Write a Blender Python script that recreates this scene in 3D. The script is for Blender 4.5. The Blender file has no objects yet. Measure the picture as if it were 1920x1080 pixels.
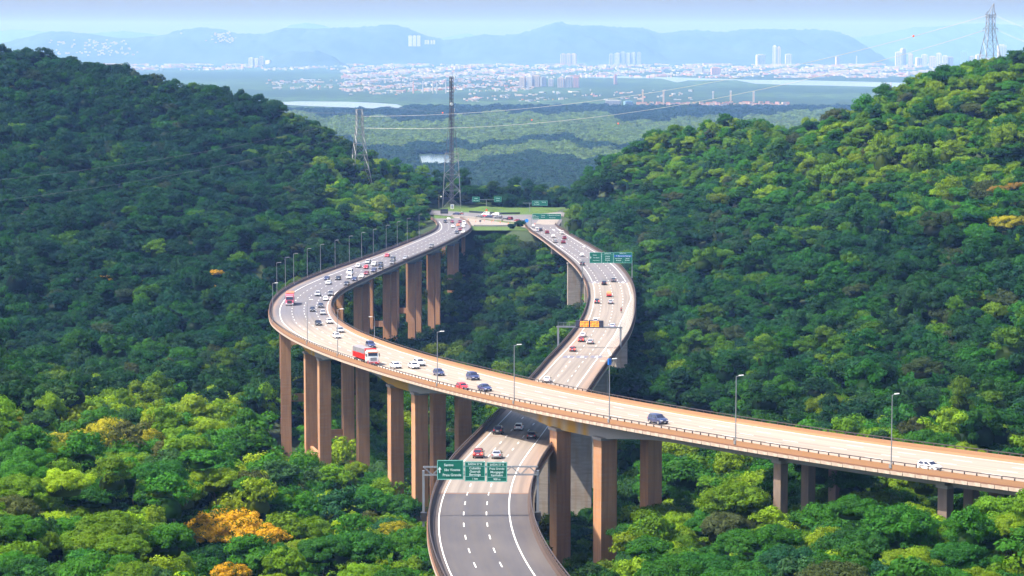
import bpy, bmesh, math, random
import numpy as np
from mathutils import Vector, Matrix
random.seed(7); RNG = np.random.default_rng(7)
sc = bpy.context.scene
C = sc.collection
R = math.radians
# ------------------------------------------------------------ camera, sky, sun, exposure
F = 4600.0; CZ = 180.0; YH = 75.0
PIT = math.atan((540-YH)/F)
cd = bpy.data.cameras.new('camera'); cam = bpy.data.objects.new('camera', cd); C.objects.link(cam)
cam.location = (0, 0, CZ); cam.rotation_euler = (math.pi/2-PIT, 0, 0)
cd.sensor_width = 36.0; cd.lens = 36*F/1920; cd.clip_start = 5; cd.clip_end = 90000
sc.camera = cam
SUN_EL = R(57); SUN_DIR = (-0.95, -0.30)          # horizontal direction towards the sun
w = bpy.data.worlds.new('World'); sc.world = w; w.use_nodes = True
nt = w.node_tree; nt.nodes.clear()
sky = nt.nodes.new('ShaderNodeTexSky'); sky.sky_type = 'NISHITA'; sky.sun_disc = False
sky.sun_elevation = SUN_EL; sky.sun_rotation = math.atan2(SUN_DIR[0], SUN_DIR[1])
sky.altitude = 100; sky.air_density = 0.9; sky.dust_density = 3.5; sky.ozone_density = 1.2
bg = nt.nodes.new('ShaderNodeBackground'); bg.inputs[1].default_value = 0.15
ow = nt.nodes.new('ShaderNodeOutputWorld')
nt.links.new(sky.outputs[0], bg.inputs[0]); nt.links.new(bg.outputs[0], ow.inputs[0])
sl = bpy.data.lights.new('sun', 'SUN'); sl.energy = 4.5; sl.angle = R(0.6); sl.color = (1.0, 0.90, 0.76)
so = bpy.data.objects.new('sun', sl); C.objects.link(so)
h = math.hypot(*SUN_DIR); sd = Vector((SUN_DIR[0]/h*math.cos(SUN_EL), SUN_DIR[1]/h*math.cos(SUN_EL), math.sin(SUN_EL)))
so.rotation_euler = sd.to_track_quat('Z', 'Y').to_euler(); so.location = (-300, -200, 600)
sc.view_settings.view_transform = 'Standard'; sc.view_settings.look = 'None'
sc.view_settings.exposure = 1.25; sc.view_settings.gamma = 1.0; sc.view_settings.use_curve_mapping = False
sc.render.engine = 'CYCLES'
sc.cycles.max_bounces = 4; sc.cycles.diffuse_bounces = 2; sc.cycles.glossy_bounces = 2
sc.cycles.transmission_bounces = 2; sc.cycles.volume_bounces = 1; sc.cycles.transparent_max_bounces = 4
# ------------------------------------------------------------ helpers
def ray(x, y):
    u = (x-960)/F; v = (540-y)/F
    return np.array([u, math.cos(PIT)+v*math.sin(PIT), -math.sin(PIT)+v*math.cos(PIT)])
def at(x, y, Y):
    r = ray(x, y); return r*(Y/r[1])+np.array([0, 0, CZ])
def onz(x, y, z):
    r = ray(x, y); return r*((z-CZ)/r[2])+np.array([0, 0, CZ])
def proj(P):
    P = np.asarray(P, float); d = P-np.array([0, 0, CZ])
    f = d[..., 1]*math.cos(PIT)-d[..., 2]*math.sin(PIT); up = d[..., 1]*math.sin(PIT)+d[..., 2]*math.cos(PIT)
    return 960+F*d[..., 0]/f, 540-F*up/f, f
def tag(o, label=None, cat=None, group=None, kind=None):
    if label: o['label'] = label
    if cat: o['category'] = cat
    if group: o['group'] = group
    if kind: o['kind'] = kind
    return o
def link(name, me, parent=None, m=None):
    o = bpy.data.objects.new(name, me); C.objects.link(o)
    if parent is not None: o.parent = parent
    if m is not None and len(me.materials) == 0: me.materials.append(m)
    return o
def empty(name, loc=(0, 0, 0), rz=0.0, **k):
    o = bpy.data.objects.new(name, None); C.objects.link(o); o.location = loc; o.rotation_euler = (0, 0, rz)
    o.empty_display_size = 0.5
    return tag(o, **k)
class MB:
    """collects shapes for ONE mesh"""
    def __init__(s): s.v = []; s.f = []; s.mi = []
    def add(s, vs, fs, mi=0):
        n = len(s.v); s.v += [tuple(map(float, q)) for q in vs]; s.f += [tuple(i+n for i in f) for f in fs]; s.mi += [mi]*len(fs); return s
    def box(s, c, d, mi=0, M=None):
        x, y, z = d[0]/2, d[1]/2, d[2]/2
        vs = [Vector((sx*x, sy*y, sz*z)) for sx in (-1, 1) for sy in (-1, 1) for sz in (-1, 1)]
        if M is not None: vs = [M @ q for q in vs]
        vs = [(q[0]+c[0], q[1]+c[1], q[2]+c[2]) for q in vs]
        return s.add(vs, [(0, 1, 3, 2), (4, 6, 7, 5), (0, 4, 5, 1), (2, 3, 7, 6), (0, 2, 6, 4), (1, 5, 7, 3)], mi)
    def bar(s, a, b, r, n=4, mi=0, r2=None):
        a = Vector(a); b = Vector(b); d = (b-a)
        if d.length < 1e-6: return s
        d.normalize(); up = Vector((0, 0, 1)) if abs(d.z) < .95 else Vector((0, 1, 0))
        p = d.cross(up).normalized(); q = d.cross(p)
        if r2 is None: r2 = r
        vs = []
        for P, rr in ((a, r), (b, r2)):
            for k in range(n):
                t = 2*math.pi*(k+.5)/n; vs.append(P+(p*math.cos(t)+q*math.sin(t))*rr)
        fs = [(k, (k+1) % n, n+(k+1) % n, n+k) for k in range(n)]+[tuple(range(n))[::-1], tuple(range(n, 2*n))]
        return s.add(vs, fs, mi)
    def prism(s, prof, x0, x1, mi=0, axis=0):
        """profile of 2-D points extruded along an axis"""
        n = len(prof); vs = []
        for x in (x0, x1):
            for (a, b) in prof: vs.append((x, a, b) if axis == 0 else (a, x, b))
        return s.add(vs, [(k, (k+1) % n, n+(k+1) % n, n+k) for k in range(n)]+[tuple(range(n))[::-1], tuple(range(n, 2*n))], mi)
    def sphere(s, c, r, n=10, mi=0):
        vs = []; fs = []; m = n//2
        for i in range(m+1):
            for j in range(n):
                t = math.pi*i/m; p = 2*math.pi*j/n
                vs.append((c[0]+r*math.sin(t)*math.cos(p), c[1]+r*math.sin(t)*math.sin(p), c[2]+r*math.cos(t)))
        for i in range(m):
            for j in range(n): fs.append((i*n+j, (i+1)*n+j, (i+1)*n+(j+1) % n, i*n+(j+1) % n))
        return s.add(vs, fs, mi)
    def mesh(s, name, mats=(), fix=True, smooth=False):
        me = bpy.data.meshes.new(name); me.from_pydata(s.v, [], s.f)
        for m in mats: me.materials.append(m)
        me.polygons.foreach_set('material_index', s.mi)
        if fix:
            b = bmesh.new(); b.from_mesh(me); bmesh.ops.recalc_face_normals(b, faces=b.faces); b.to_mesh(me); b.free()
        if smooth: me.polygons.foreach_set('use_smooth', [True]*len(me.polygons))
        me.update(); return me
    def obj(s, name, m, parent=None, **k):
        mats = m if isinstance(m, (list, tuple)) else [m]
        return link(name, s.mesh(name, mats, **k), parent)
def npmesh(name, v, f, mats=(), smooth=False):
    """fast mesh from numpy quads or triangles"""
    v = np.asarray(v, np.float32); f = np.asarray(f, np.int32)
    me = bpy.data.meshes.new(name); k = f.shape[1]
    me.vertices.add(len(v)); me.vertices.foreach_set('co', v.ravel())
    me.loops.add(f.size); me.loops.foreach_set('vertex_index', f.ravel())
    me.polygons.add(len(f)); me.polygons.foreach_set('loop_start', np.arange(0, f.size, k, dtype=np.int32))
    if smooth: me.polygons.foreach_set('use_smooth', [True]*len(f))
    for m in mats: me.materials.append(m)
    me.update(calc_edges=True); return me
def rgb(c): return (c[0], c[1], c[2], 1.0)
def mat(name, col, rough=.7, metal=0.0, noise=None, spec=.4, emit=None):
    """noise: list of (scale, amount, colour, stretch) mixed over the base in object space"""
    m = bpy.data.materials.new(name); m.use_nodes = True; nt = m.node_tree; b = nt.nodes['Principled BSDF']
    b.inputs['Base Color'].default_value = rgb(col); b.inputs['Roughness'].default_value = rough
    b.inputs['Metallic'].default_value = metal; b.inputs['Specular IOR Level'].default_value = spec
    if emit: b.inputs['Emission Color'].default_value = rgb(emit[0]); b.inputs['Emission Strength'].default_value = emit[1]
    if noise:
        tc = nt.nodes.new('ShaderNodeTexCoord'); prev = None
        for (scale, amt, c2, st) in noise:
            mp = nt.nodes.new('ShaderNodeMapping'); mp.inputs['Scale'].default_value = st
            tx = nt.nodes.new('ShaderNodeTexNoise'); tx.inputs['Scale'].default_value = scale; tx.inputs['Detail'].default_value = 5
            cr = nt.nodes.new('ShaderNodeMapRange'); cr.inputs[1].default_value = .42; cr.inputs[2].default_value = .68; cr.inputs[4].default_value = amt
            mx = nt.nodes.new('ShaderNodeMix'); mx.data_type = 'RGBA'
            nt.links.new(tc.outputs['Object'], mp.inputs[0]); nt.links.new(mp.outputs[0], tx.inputs[0])
            nt.links.new(tx.outputs[0], cr.inputs[0]); nt.links.new(cr.outputs[0], mx.inputs[0])
            if prev is None: mx.inputs[6].default_value = rgb(col)
            else: nt.links.new(prev, mx.inputs[6])
            mx.inputs[7].default_value = rgb(c2); prev = mx.outputs[2]
        nt.links.new(prev, b.inputs['Base Color'])
    return m
def mixnode(nt, fac, a, b, mode='MIX'):
    mx = nt.nodes.new('ShaderNodeMix'); mx.data_type = 'RGBA'; mx.blend_type = mode
    for i, s in ((0, fac), (6, a), (7, b)):
        if isinstance(s, (int, float)): mx.inputs[i].default_value = s
        elif isinstance(s, tuple): mx.inputs[i].default_value = rgb(s)
        else: nt.links.new(s, mx.inputs[i])
    return mx.outputs[2]
def attr_mat(name, rough=.85, streak=True, a1=.5, c2=(.085, .075, .07)):
    """concrete whose base colour is stored per point (paving, stains and painted cloud shade) plus tyre-wear streaks along the road (uv)"""
    m = bpy.data.materials.new(name); m.use_nodes = True; nt = m.node_tree; b = nt.nodes['Principled BSDF']
    b.inputs['Roughness'].default_value = rough; b.inputs['Specular IOR Level'].default_value = .25
    at_ = nt.nodes.new('ShaderNodeAttribute'); at_.attribute_name = 'paving'
    uv = nt.nodes.new('ShaderNodeAttribute'); uv.attribute_name = 'su'
    def nz(scale, st, lo, hi):
        mp = nt.nodes.new('ShaderNodeMapping'); mp.inputs['Scale'].default_value = st
        tx = nt.nodes.new('ShaderNodeTexNoise'); tx.inputs['Scale'].default_value = scale; tx.inputs['Detail'].default_value = 4
        mr = nt.nodes.new('ShaderNodeMapRange'); mr.inputs[1].default_value = .4; mr.inputs[2].default_value = .7; mr.inputs[3].default_value = lo; mr.inputs[4].default_value = hi
        nt.links.new(uv.outputs['Vector'], mp.inputs[0]); nt.links.new(mp.outputs[0], tx.inputs[0]); nt.links.new(tx.outputs[0], mr.inputs[0]); return mr.outputs[0]
    c = mixnode(nt, nz(1.1, (.012, 1, 1), 0, a1), at_.outputs['Color'], c2)
    c = mixnode(nt, nz(.35, (.12, .6, 1), 0, a1*.3), c, (.23, .20, .175))
    c = mixnode(nt, nz(4.0, (1, 1, 1), 0, .12), c, (.1, .09, .08))
    nt.links.new(c, b.inputs['Base Color']); return m
def set_attr(me, name, typ, data, dom='POINT'):
    a = me.attributes.new(name, typ, dom)
    data = np.asarray(data, np.float32)
    a.data.foreach_set({'FLOAT_COLOR': 'color', 'FLOAT_VECTOR': 'vector', 'FLOAT': 'value', 'INT': 'value'}[typ], (data.astype(np.int32) if typ == 'INT' else data).ravel())
# ------------------------------------------------------------ materials
M = {}
M['barrier'] = mat('barrier concrete', (.33, .19, .10), .9, noise=[(.25, .6, (.40, .27, .17), (1, 1, 1)), (1.2, .5, (.16, .10, .07), (1, 1, .35))])
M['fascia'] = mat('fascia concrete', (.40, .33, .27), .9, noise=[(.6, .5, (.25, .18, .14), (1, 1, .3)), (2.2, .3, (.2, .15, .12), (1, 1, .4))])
M['joint'] = mat('rusty joint', (.16, .08, .05), .9)
M['rail'] = mat('weathered steel rail', (.07, .055, .055), .6, .3)
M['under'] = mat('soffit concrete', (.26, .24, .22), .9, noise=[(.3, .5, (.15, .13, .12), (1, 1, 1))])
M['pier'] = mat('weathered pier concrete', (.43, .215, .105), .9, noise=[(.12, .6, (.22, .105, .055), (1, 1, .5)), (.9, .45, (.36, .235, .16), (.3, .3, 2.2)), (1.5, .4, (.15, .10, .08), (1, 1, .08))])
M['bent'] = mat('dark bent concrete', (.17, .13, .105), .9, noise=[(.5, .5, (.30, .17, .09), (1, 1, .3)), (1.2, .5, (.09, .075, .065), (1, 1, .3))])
M['wallpier'] = mat('pale pier concrete', (.33, .30, .27), .9, noise=[(.3, .5, (.24, .21, .19), (.5, .5, 1.5)), (.8, .5, (.19, .16, .14), (.3, .3, 2.5)), (1.0, .4, (.25, .15, .09), (1, 1, .15))])
M['steel'] = mat('galvanised steel', (.26, .275, .30), .5, .5)
M['lattice'] = mat('galvanised lattice steel', (.20, .21, .225), .55, .3)
M['darklattice'] = mat('dark lattice steel', (.09, .09, .11), .6, .3)
M['white'] = mat('road paint white', (.70, .70, .68), .7, noise=[(3, .25, (.5, .48, .45), (1, 1, 1))])
M['sign'] = mat('sign green', (.0, .13, .085), .5)
M['signblue'] = mat('sign blue', (.01, .11, .42), .5)
M['signedge'] = mat('sign border', (.22, .50, .44), .5)
M['lettering'] = mat('sign lettering', (.60, .74, .70), .5)
M['black'] = mat('black rubber', (.018, .018, .02), .7)
M['darkpanel'] = mat('dark panel', (.03, .035, .06), .5)
M['amber'] = mat('amber display lamps', (.5, .14, .01), .5, emit=((1.0, .25, .02), 1.6))
M['glass'] = mat('dark car glass', (.02, .025, .05), .08, spec=.8)
M['rim'] = mat('wheel rim', (.5, .5, .52), .35, .7)
M['lamp'] = mat('clear headlight', (.75, .76, .78), .15, spec=.8)
M['tail'] = mat('red tail light', (.5, .01, .01), .3)
M['braking'] = mat('lit brake light', (.8, .02, .01), .3, emit=((1, .05, .03), 6))
M['plate'] = mat('grey number plate', (.55, .55, .56), .5)
M['trim'] = mat('black trim', (.03, .03, .033), .5)
M['grass'] = mat('verge grass', (.035, .09, .006), .95, noise=[(.3, .5, (.022, .06, .008), (1, 1, 1)), (1.5, .3, (.20, .20, .07), (1, 1, 1))])
M['soil'] = mat('leafy forest floor', (.028, .045, .015), .95, noise=[(.08, .6, (.05, .045, .02), (1, 1, 1))])
M['bark'] = mat('tree bark', (.17, .14, .11), .9, noise=[(1.2, .5, (.07, .06, .05), (1, 1, .3))])
M['cone'] = mat('cone orange', (.75, .16, .05), .6)
M['tarp'] = mat('grey tarpaulin', (.20, .19, .21), .8, noise=[(1.0, .5, (.10, .10, .12), (1, 3, 1))])
PAINT = {'white': (.78, .78, .78), 'silver': (.45, .46, .48), 'grey': (.16, .165, .18), 'dark grey': (.065, .068, .08), 'black': (.014, .014, .018), 'red': (.62, .02, .02),
         'dark red': (.22, .02, .025), 'dark blue': (.025, .035, .11), 'navy': (.03, .04, .10), 'pink': (.65, .10, .17), 'orange': (.75, .22, .08), 'blue-grey': (.13, .16, .25), 'pale blue': (.45, .50, .68)}
PM = {}
for k, c in PAINT.items():
    PM[k] = mat(k+' paint', c, .28, .35 if k in ('silver', 'grey', 'dark grey', 'blue-grey') else 0, spec=.6)
    PM[k].node_tree.nodes['Principled BSDF'].inputs['Coat Weight'].default_value = .5
# ------------------------------------------------------------ the two carriageways (centre x, y, z, width between rails)
UP=[(-36.1,1333.0,83.38,16.0),(-33.1,1308.7,83.79,16.2),(-31.1,1284.3,84.19,16.5),(-29.9,1259.9,84.60,17.0),(-29.5,1235.4,85.01,17.6),(-30.4,1210.9,85.42,17.8),(-32.6,1186.5,85.82,17.9),(-35.2,1162.2,86.23,18.3),(-37.9,1137.9,86.64,18.7),(-40.7,1113.5,87.04,18.9),(-43.6,1089.2,87.46,19.1),(-46.5,1064.9,87.94,19.3),(-49.4,1040.6,88.50,19.5),(-52.3,1016.3,89.10,19.8),(-55.1,991.9,89.72,20.2),(-57.7,967.6,90.37,20.7),(-60.3,943.2,91.03,21.2),(-62.8,918.9,91.70,21.6),(-65.0,894.5,92.38,21.5),(-66.8,870.1,93.11,21.2),(-67.9,845.6,93.92,20.6),(-68.3,821.1,94.78,20.0),(-67.8,796.6,95.65,19.5),(-66.7,772.2,96.53,19.1),(-64.9,747.8,97.44,18.9),(-62.4,723.4,98.40,18.7),(-59.3,699.1,99.40,18.7),(-55.1,675.0,100.41,18.6),(-50.1,651.0,101.41,18.5),(-44.2,627.3,102.41,18.6),(-37.7,603.7,103.41,18.7),(-30.6,580.2,104.46,18.7),(-23.0,556.9,105.58,18.9),(-15.1,533.8,106.76,19.2),(-6.8,510.7,107.97,19.2),(2.3,488.0,109.15,19.0),(12.3,465.7,110.26,18.6),(23.5,443.9,111.29,18.3),(35.7,422.7,112.27,18.1),(48.8,402.0,113.21,18.3),(63.2,382.2,114.07,19.0),(78.7,363.3,114.83,19.0),(95.0,345.0,115.53,19.0),(111.9,327.3,116.16,19.0),(129.4,310.1,116.73,19.0),(147.5,293.6,117.24,19.0),(166.1,277.8,117.70,19.0),(185.3,262.6,118.11,19.0)]
LO=[(14.7,1284.0,83.63,16.0),(16.1,1259.6,83.74,16.4),(18.0,1235.2,83.86,16.8),(20.3,1210.8,84.00,16.4),(22.6,1186.5,84.17,16.4),(24.9,1162.1,84.38,16.9),(27.1,1137.8,84.64,17.5),(29.2,1113.4,84.93,17.9),(31.2,1089.0,85.24,18.2),(33.0,1064.6,85.54,18.3),(34.5,1040.2,85.85,18.3),(35.7,1015.8,86.15,18.2),(36.5,991.4,86.46,18.0),(37.0,966.9,86.76,17.8),(37.2,942.4,87.08,17.5),(37.0,918.0,87.43,17.2),(36.4,893.5,87.86,17.0),(35.6,869.1,88.35,16.7),(34.4,844.7,88.89,16.6),(33.1,820.2,89.46,16.6),(31.6,795.8,90.04,16.7),(29.8,771.4,90.63,16.8),(27.8,747.1,91.29,17.0),(25.5,722.7,92.02,17.0),(23.0,698.4,92.82,16.8),(20.4,674.1,93.63,16.6),(17.7,649.7,94.44,16.4),(15.2,625.4,95.27,16.1),(12.7,601.1,96.14,16.0),(10.3,576.7,97.07,16.0),(7.9,552.4,98.09,16.1),(5.6,528.0,99.20,16.2),(3.2,503.7,100.38,16.3),(1.0,479.3,101.71,16.2),(-1.1,455.0,103.21,16.1),(-2.9,430.6,104.84,15.9),(-4.1,406.1,106.50,15.6),(-4.7,381.7,108.13,15.3),(-4.6,357.2,109.60,15.2),(-3.6,332.8,110.89,15.2),(-1.6,308.4,112.13,15.2),(1.4,284.2,113.25,15.2),(5.5,260.1,114.25,15.2),(10.6,236.2,115.16,15.2),(16.8,212.5,115.97,15.2),(24.0,189.1,116.70,15.2)]
def dense(P, step=2.0):
    P = np.array(P); s = np.r_[0, np.cumsum(np.linalg.norm(np.diff(P[:, :3], axis=0), axis=1))]
    # Catmull-Rom through the stations
    t = np.arange(0, s[-1], step); out = np.zeros((len(t), 4))
    tan = np.gradient(P, s, axis=0)
    for i, q in enumerate(t):
        k = min(np.searchsorted(s, q, 'right')-1, len(P)-2); h_ = s[k+1]-s[k]; u = (q-s[k])/h_
        out[i] = (2*u**3-3*u**2+1)*P[k]+(u**3-2*u**2+u)*h_*tan[k]+(-2*u**3+3*u**2)*P[k+1]+(u**3-u**2)*h_*tan[k+1]
    T = np.gradient(out[:, :3], axis=0); T /= np.linalg.norm(T, axis=1)[:, None]
    Th = T[:, :2]/np.linalg.norm(T[:, :2], axis=1)[:, None]
    N = np.c_[-Th[:, 1], Th[:, 0]]
    return dict(P=out[:, :3], w=out[:, 3], T=T, N=N, s=t, step=step)
DU = dense(UP); DL = dense(LO)
def dp(D, s, u, dz=0.0):
    """point on a deck at arc length s, lateral offset u, height dz above the surface"""
    x = [np.interp(s, D['s'], D['P'][:, k]) for k in range(3)]; n = [np.interp(s, D['s'], D['N'][:, k]) for k in range(2)]
    return Vector((x[0]+n[0]*u, x[1]+n[1]*u, x[2]+dz))
def dtan(D, s): return Vector([np.interp(s, D['s'], D['T'][:, k]) for k in range(3)]).normalized()
def dframe(D, s, sign=1):
    """rotation matrix: local +Y along the deck (sign=1 towards the camera end), local Z up"""
    t = dtan(D, s)*sign; x = t.cross(Vector((0, 0, 1))).normalized(); z = x.cross(t)
    return Matrix((x, t, z)).transposed().to_4x4()
def find(D, px, py):
    """deck coordinates (s, u) of the road-surface point seen at this pixel"""
    d = ray(px, py); best = None
    tt = (D['P'][:, 2]-CZ)/d[2]; hit = d[None, :]*tt[:, None]; dx = hit[:, :2]-D['P'][:, :2]
    al = np.einsum('ij,ij->i', dx, D['T'][:, :2]); la = np.einsum('ij,ij->i', dx, D['N'])
    ok = np.abs(la) < D['w']*.62; al2 = np.where(ok, np.abs(al), 1e9); i = int(al2.argmin())
    return float(D['s'][i]+al[i]), float(la[i])
def sweep(D, prof, s0, s1, scale=None, closed=True):
    """profile: list of (side, du, dz): side -1/0/1 multiplies the half width. Returns verts, quads, and (s,u) per point"""
    idx = np.where((D['s'] >= s0-1e-6) & (D['s'] <= s1+1e-6))[0]; n = len(prof); vs = []; su = []
    for i in idx:
        hw = D['w'][i]/2
        for (sd_, du, dz) in prof:
            u = sd_*hw+du; z = dz(D['s'][i]) if callable(dz) else dz
            vs.append((D['P'][i, 0]+D['N'][i, 0]*u, D['P'][i, 1]+D['N'][i, 1]*u, D['P'][i, 2]+z)); su.append((D['s'][i], u, z))
    fs = []
    for a in range(len(idx)-1):
        for k in range(n if closed else n-1):
            k2 = (k+1) % n; fs.append((a*n+k, a*n+k2, (a+1)*n+k2, (a+1)*n+k))
    if closed: fs += [tuple(range(n))[::-1], tuple(range((len(idx)-1)*n, len(idx)*n))]
    return vs, fs, su
def sweep_obj(name, D, prof, s0, s1, m, parent, closed=True, paving=None):
    vs, fs, su = sweep(D, prof, s0, s1, closed=closed)
    b = MB(); b.add(vs, fs); me = b.mesh(name, [m], fix=closed)
    if paving is not None:
        set_attr(me, 'su', 'FLOAT_VECTOR', su); set_attr(me, 'paving', 'FLOAT_COLOR', [rgb(paving(q[0], q[1])) for q in su])
    return link(name, me, parent)
SU1 = DU['s'][-1]; SL1 = DL['s'][-1]
# ------------------------------------------------------------ viaduct decks
M['road'] = attr_mat('road concrete'); M['barriertone'] = attr_mat('barrier toned concrete', a1=.28, c2=(.09, .06, .045)); M['girder'] = attr_mat('girder concrete', a1=.3, c2=(.16, .14, .13))
def lerp(a, b, t): t = min(1, max(0, t)); t = t*t*(3-2*t); return tuple(x+(y-x)*t for x, y in zip(a, b))
PALE = (.30, .25, .207); GREY_SHADE = (.118, .117, .142); NEAR_SHADE = (.062, .060, .070)
def pave_shade_u(s, u):
    c = lerp(GREY_SHADE, PALE, (s-595)/90.0)  # far stretch greyed: cloud shade blended into the concrete colour
    if abs(u) > 8.9: c = lerp(c, (.26, .17, .12), .8)
    return c
S_J1 = find(DL, 905, 925)[0]; S_J2 = find(DL, 1140, 529)[0]
def bar_u(s, u): return lerp((.12, .085, .08), (.26, .14, .07), (s-590)/110.0)  # barrier turns darker brown towards the far end
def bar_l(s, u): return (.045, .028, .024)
def pave_shade_l(s, u):
    if s > S_J1: c = NEAR_SHADE  # nearest stretch darkened: cloud shadow put into the road colour
    elif s > S_J2: c = (.225, .196, .172)
    else: c = (.135, .13, .147)
    if u > 4.6 and s > 560: c = lerp(c, (.24, .165, .125), .75) if s < S_J1 else (.06, .053, .057)
    if u < -6.3 and s > 480: c = lerp(c, (.26, .17, .12), .7) if s < S_J1 else (.085, .065, .06)
    return c
STAIN = (.45, .24, .02)
PIERS_U = [(885, 902), (788, 807), (693, 714), (598, 618), (503, 520), (400, 417), (330, 347), (266, 283), (210, 227), (146, 163), (100,), (62,)]
BENTS_U = [956, 992, 1028, 1064]
def gird(s):
    d = 1.55
    for p in PIERS_U:
        a, b = p[0]-1.5, p[-1]+1.5; e = max(0, a-s, s-b); d = max(d, 1.55+1.7*max(0, 1-(e/22.0))**1.6)
    return d
stain_n = RNG.random(4000)
def girdcol(s, u):
    base = (.28, .268, .255)
    for p in PIERS_U[:3]:
        if p[0]-9 < s < p[0]+7+stain_n[int(s) % 4000]*8 and u < 0: return STAIN if stain_n[int(s*1.7) % 4000] > .12 else (.42, .33, .2)
    return base
def build_deck(D, name, label, s0, s1, pave, lower):
    root = empty(name, tuple(D['P'][-1]), label=label, cat='viaduct'); inv = Matrix.Translation(-Vector(D['P'][-1]))
    def P(o): o.matrix_parent_inverse = inv; return o
    H = .45
    P(sweep_obj('roadway', D, [(-1, .45, 0), (-.75, 0, 0), (-.5, 0, 0), (-.25, 0, 0), (0, 0, 0), (.25, 0, 0), (.5, 0, 0), (.75, 0, 0), (1, -.45, 0)], 0, D['s'][-1], M['road'], root, closed=False, paving=pave))
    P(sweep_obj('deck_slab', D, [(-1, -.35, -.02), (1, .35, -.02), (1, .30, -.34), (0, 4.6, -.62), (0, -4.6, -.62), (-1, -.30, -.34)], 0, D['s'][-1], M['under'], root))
    for sg in (-1, 1):
        P(sweep_obj('barrier', D, [(sg, sg*.18, -.01), (sg, sg*.14, .86), (sg, -sg*.10, .86), (sg, -sg*.18, .30), (sg, -sg*.46, .02), (sg, -sg*.46, -.01)], 0, D['s'][-1], M['barriertone'], root, paving=bar_l if lower else bar_u))
        P(sweep_obj('rail', D, [(sg, sg*.10, 1.36), (sg, sg*.10, 1.24), (sg, -sg*.03, 1.24), (sg, -sg*.03, 1.36)], 0, D['s'][-1], M['rail'], root))
        P(sweep_obj('ledge', D, [(sg, sg*.35, -.16), (sg, sg*.35, .10), (sg, sg*.19, .10), (sg, sg*.19, -.16)], 0, D['s'][-1], M['joint'], root))
    if lower:
        for u0 in (0,):
            P(sweep_obj('box_girder', D, [(0, -3.9, -.62), (0, 3.9, -.62), (0, 3.3, -2.7), (0, -3.3, -2.7)], 0, D['s'][-1], M['girder'], root, paving=lambda s, u: (.34, .32, .30)))
    else:
        for u0 in (-5, 5):
            P(sweep_obj('girder', D, [(0, u0-.8, -.50), (0, u0+.8, -.50), (0, u0+.75, lambda s: -.6-gird(s)), (0, u0-.75, lambda s: -.6-gird(s))], 0, D['s'][-1], M['girder'], root, paving=girdcol))
    # brackets under the cantilevers, one stuff mesh
    b = MB()
    for s in np.arange(60, D['s'][-1], 4.6):
        for sg in (-1, 1):
            hw = np.interp(s, D['s'], D['w'])/2; a = 3.8 if lower else 5.7
            for ds in (-.16, .16): pass
            q = [dp(D, s+ds, u, z) for ds in (-.16, .16) for (u, z) in ((sg*a, -.35), (sg*(hw+.1), -.32), (sg*(hw-.2), -.6), (sg*a, -1.7))]
            b.add(q, [(0, 1, 2, 3), (7, 6, 5, 4), (0, 4, 5, 1), (1, 5, 6, 2), (2, 6, 7, 3), (3, 7, 4, 0)])
    P(tag(b.obj('bracket', M['under'], root), kind='stuff'))
    return root, inv
VU, IU = build_deck(DU, 'upper_viaduct', 'high viaduct sweeping round the left bend and across the picture on tall twin columns', 0, 0, pave_shade_u, False)
VL, IL = build_deck(DL, 'lower_viaduct', 'lower curving viaduct passing under the other road, carried on broad grey wall piers', 0, 0, pave_shade_l, True)
# rail posts and fascia panels: the 300 nearest as parts, the rest joined
pm = MB().prism([(-.05, .82), (.14, .82), (.20, 1.05), (.13, 1.30), (.0, 1.30), (.05, 1.05)], -.07, .07, axis=1).mesh('rail_post', [M['rail']])
fm = MB().box((0, 0, -.40), (.12, 2.42, .56)).mesh('fascia_panel', [M['fascia']])
bm_ = bmesh.new(); bm_.from_mesh(fm); bmesh.ops.bevel(bm_, geom=bm_.edges[:], offset=.025, segments=1); bm_.to_mesh(fm); bm_.free()
def place_along(D, root, inv, me, name, s_list, sg, du, m, budget):
    rest = MB(); vs0 = [v.co.copy() for v in me.vertices]; fs0 = [tuple(p.vertices) for p in me.polygons]
    for s in s_list:
        hw = float(np.interp(s, D['s'], D['w'])/2)
        p = dp(D, s, sg*(hw+du)); Mx = Matrix.Translation(p) @ dframe(D, s, 1)
        # local x points to -N for sign=1; flip so that +x is outwards
        x = Mx.to_3x3() @ Vector((1, 0, 0)); n = Vector((*[np.interp(s, D['s'], D['N'][:, k]) for k in range(2)], 0))*sg
        if x.dot(n) < 0: Mx = Mx @ Matrix.Rotation(math.pi, 4, 'Z')
        if budget > 0:
            o = bpy.data.objects.new(name, me); C.objects.link(o); o.parent = root; o.matrix_parent_inverse = inv; o.matrix_world = Mx; o.matrix_basis = Mx; budget -= 1
        else: rest.add([Mx @ v for v in vs0], fs0)
    if rest.v: o = rest.obj(name, list(me.materials), root, fix=False); o.matrix_parent_inverse = inv; tag(o, kind='stuff')
sU = np.arange(SU1-2, 40, -2.3); sL = np.arange(SL1-2, 40, -2.3)
place_along(DU, VU, IU, pm, 'rail_post', sU, -1, 0, None, 240); place_along(DU, VU, IU, pm, 'rail_post', sU, 1, 0, None, 60)
place_along(DL, VL, IL, pm, 'rail_post', sL, -1, 0, None, 60); place_along(DL, VL, IL, pm, 'rail_post', sL, 1, 0, None, 60)
sF = np.arange(SU1-2, 40, -2.5); sF2 = np.arange(SL1-2, 40, -2.5)
place_along(DU, VU, IU, fm, 'fascia_panel', sF, -1, .29, None, 250); place_along(DU, VU, IU, fm, 'fascia_panel', sF, 1, .29, None, 0)
place_along(DL, VL, IL, fm, 'fascia_panel', sF2, 1, .29, None, 60); place_along(DL, VL, IL, fm, 'fascia_panel', sF2, -1, .29, None, 0)
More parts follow.
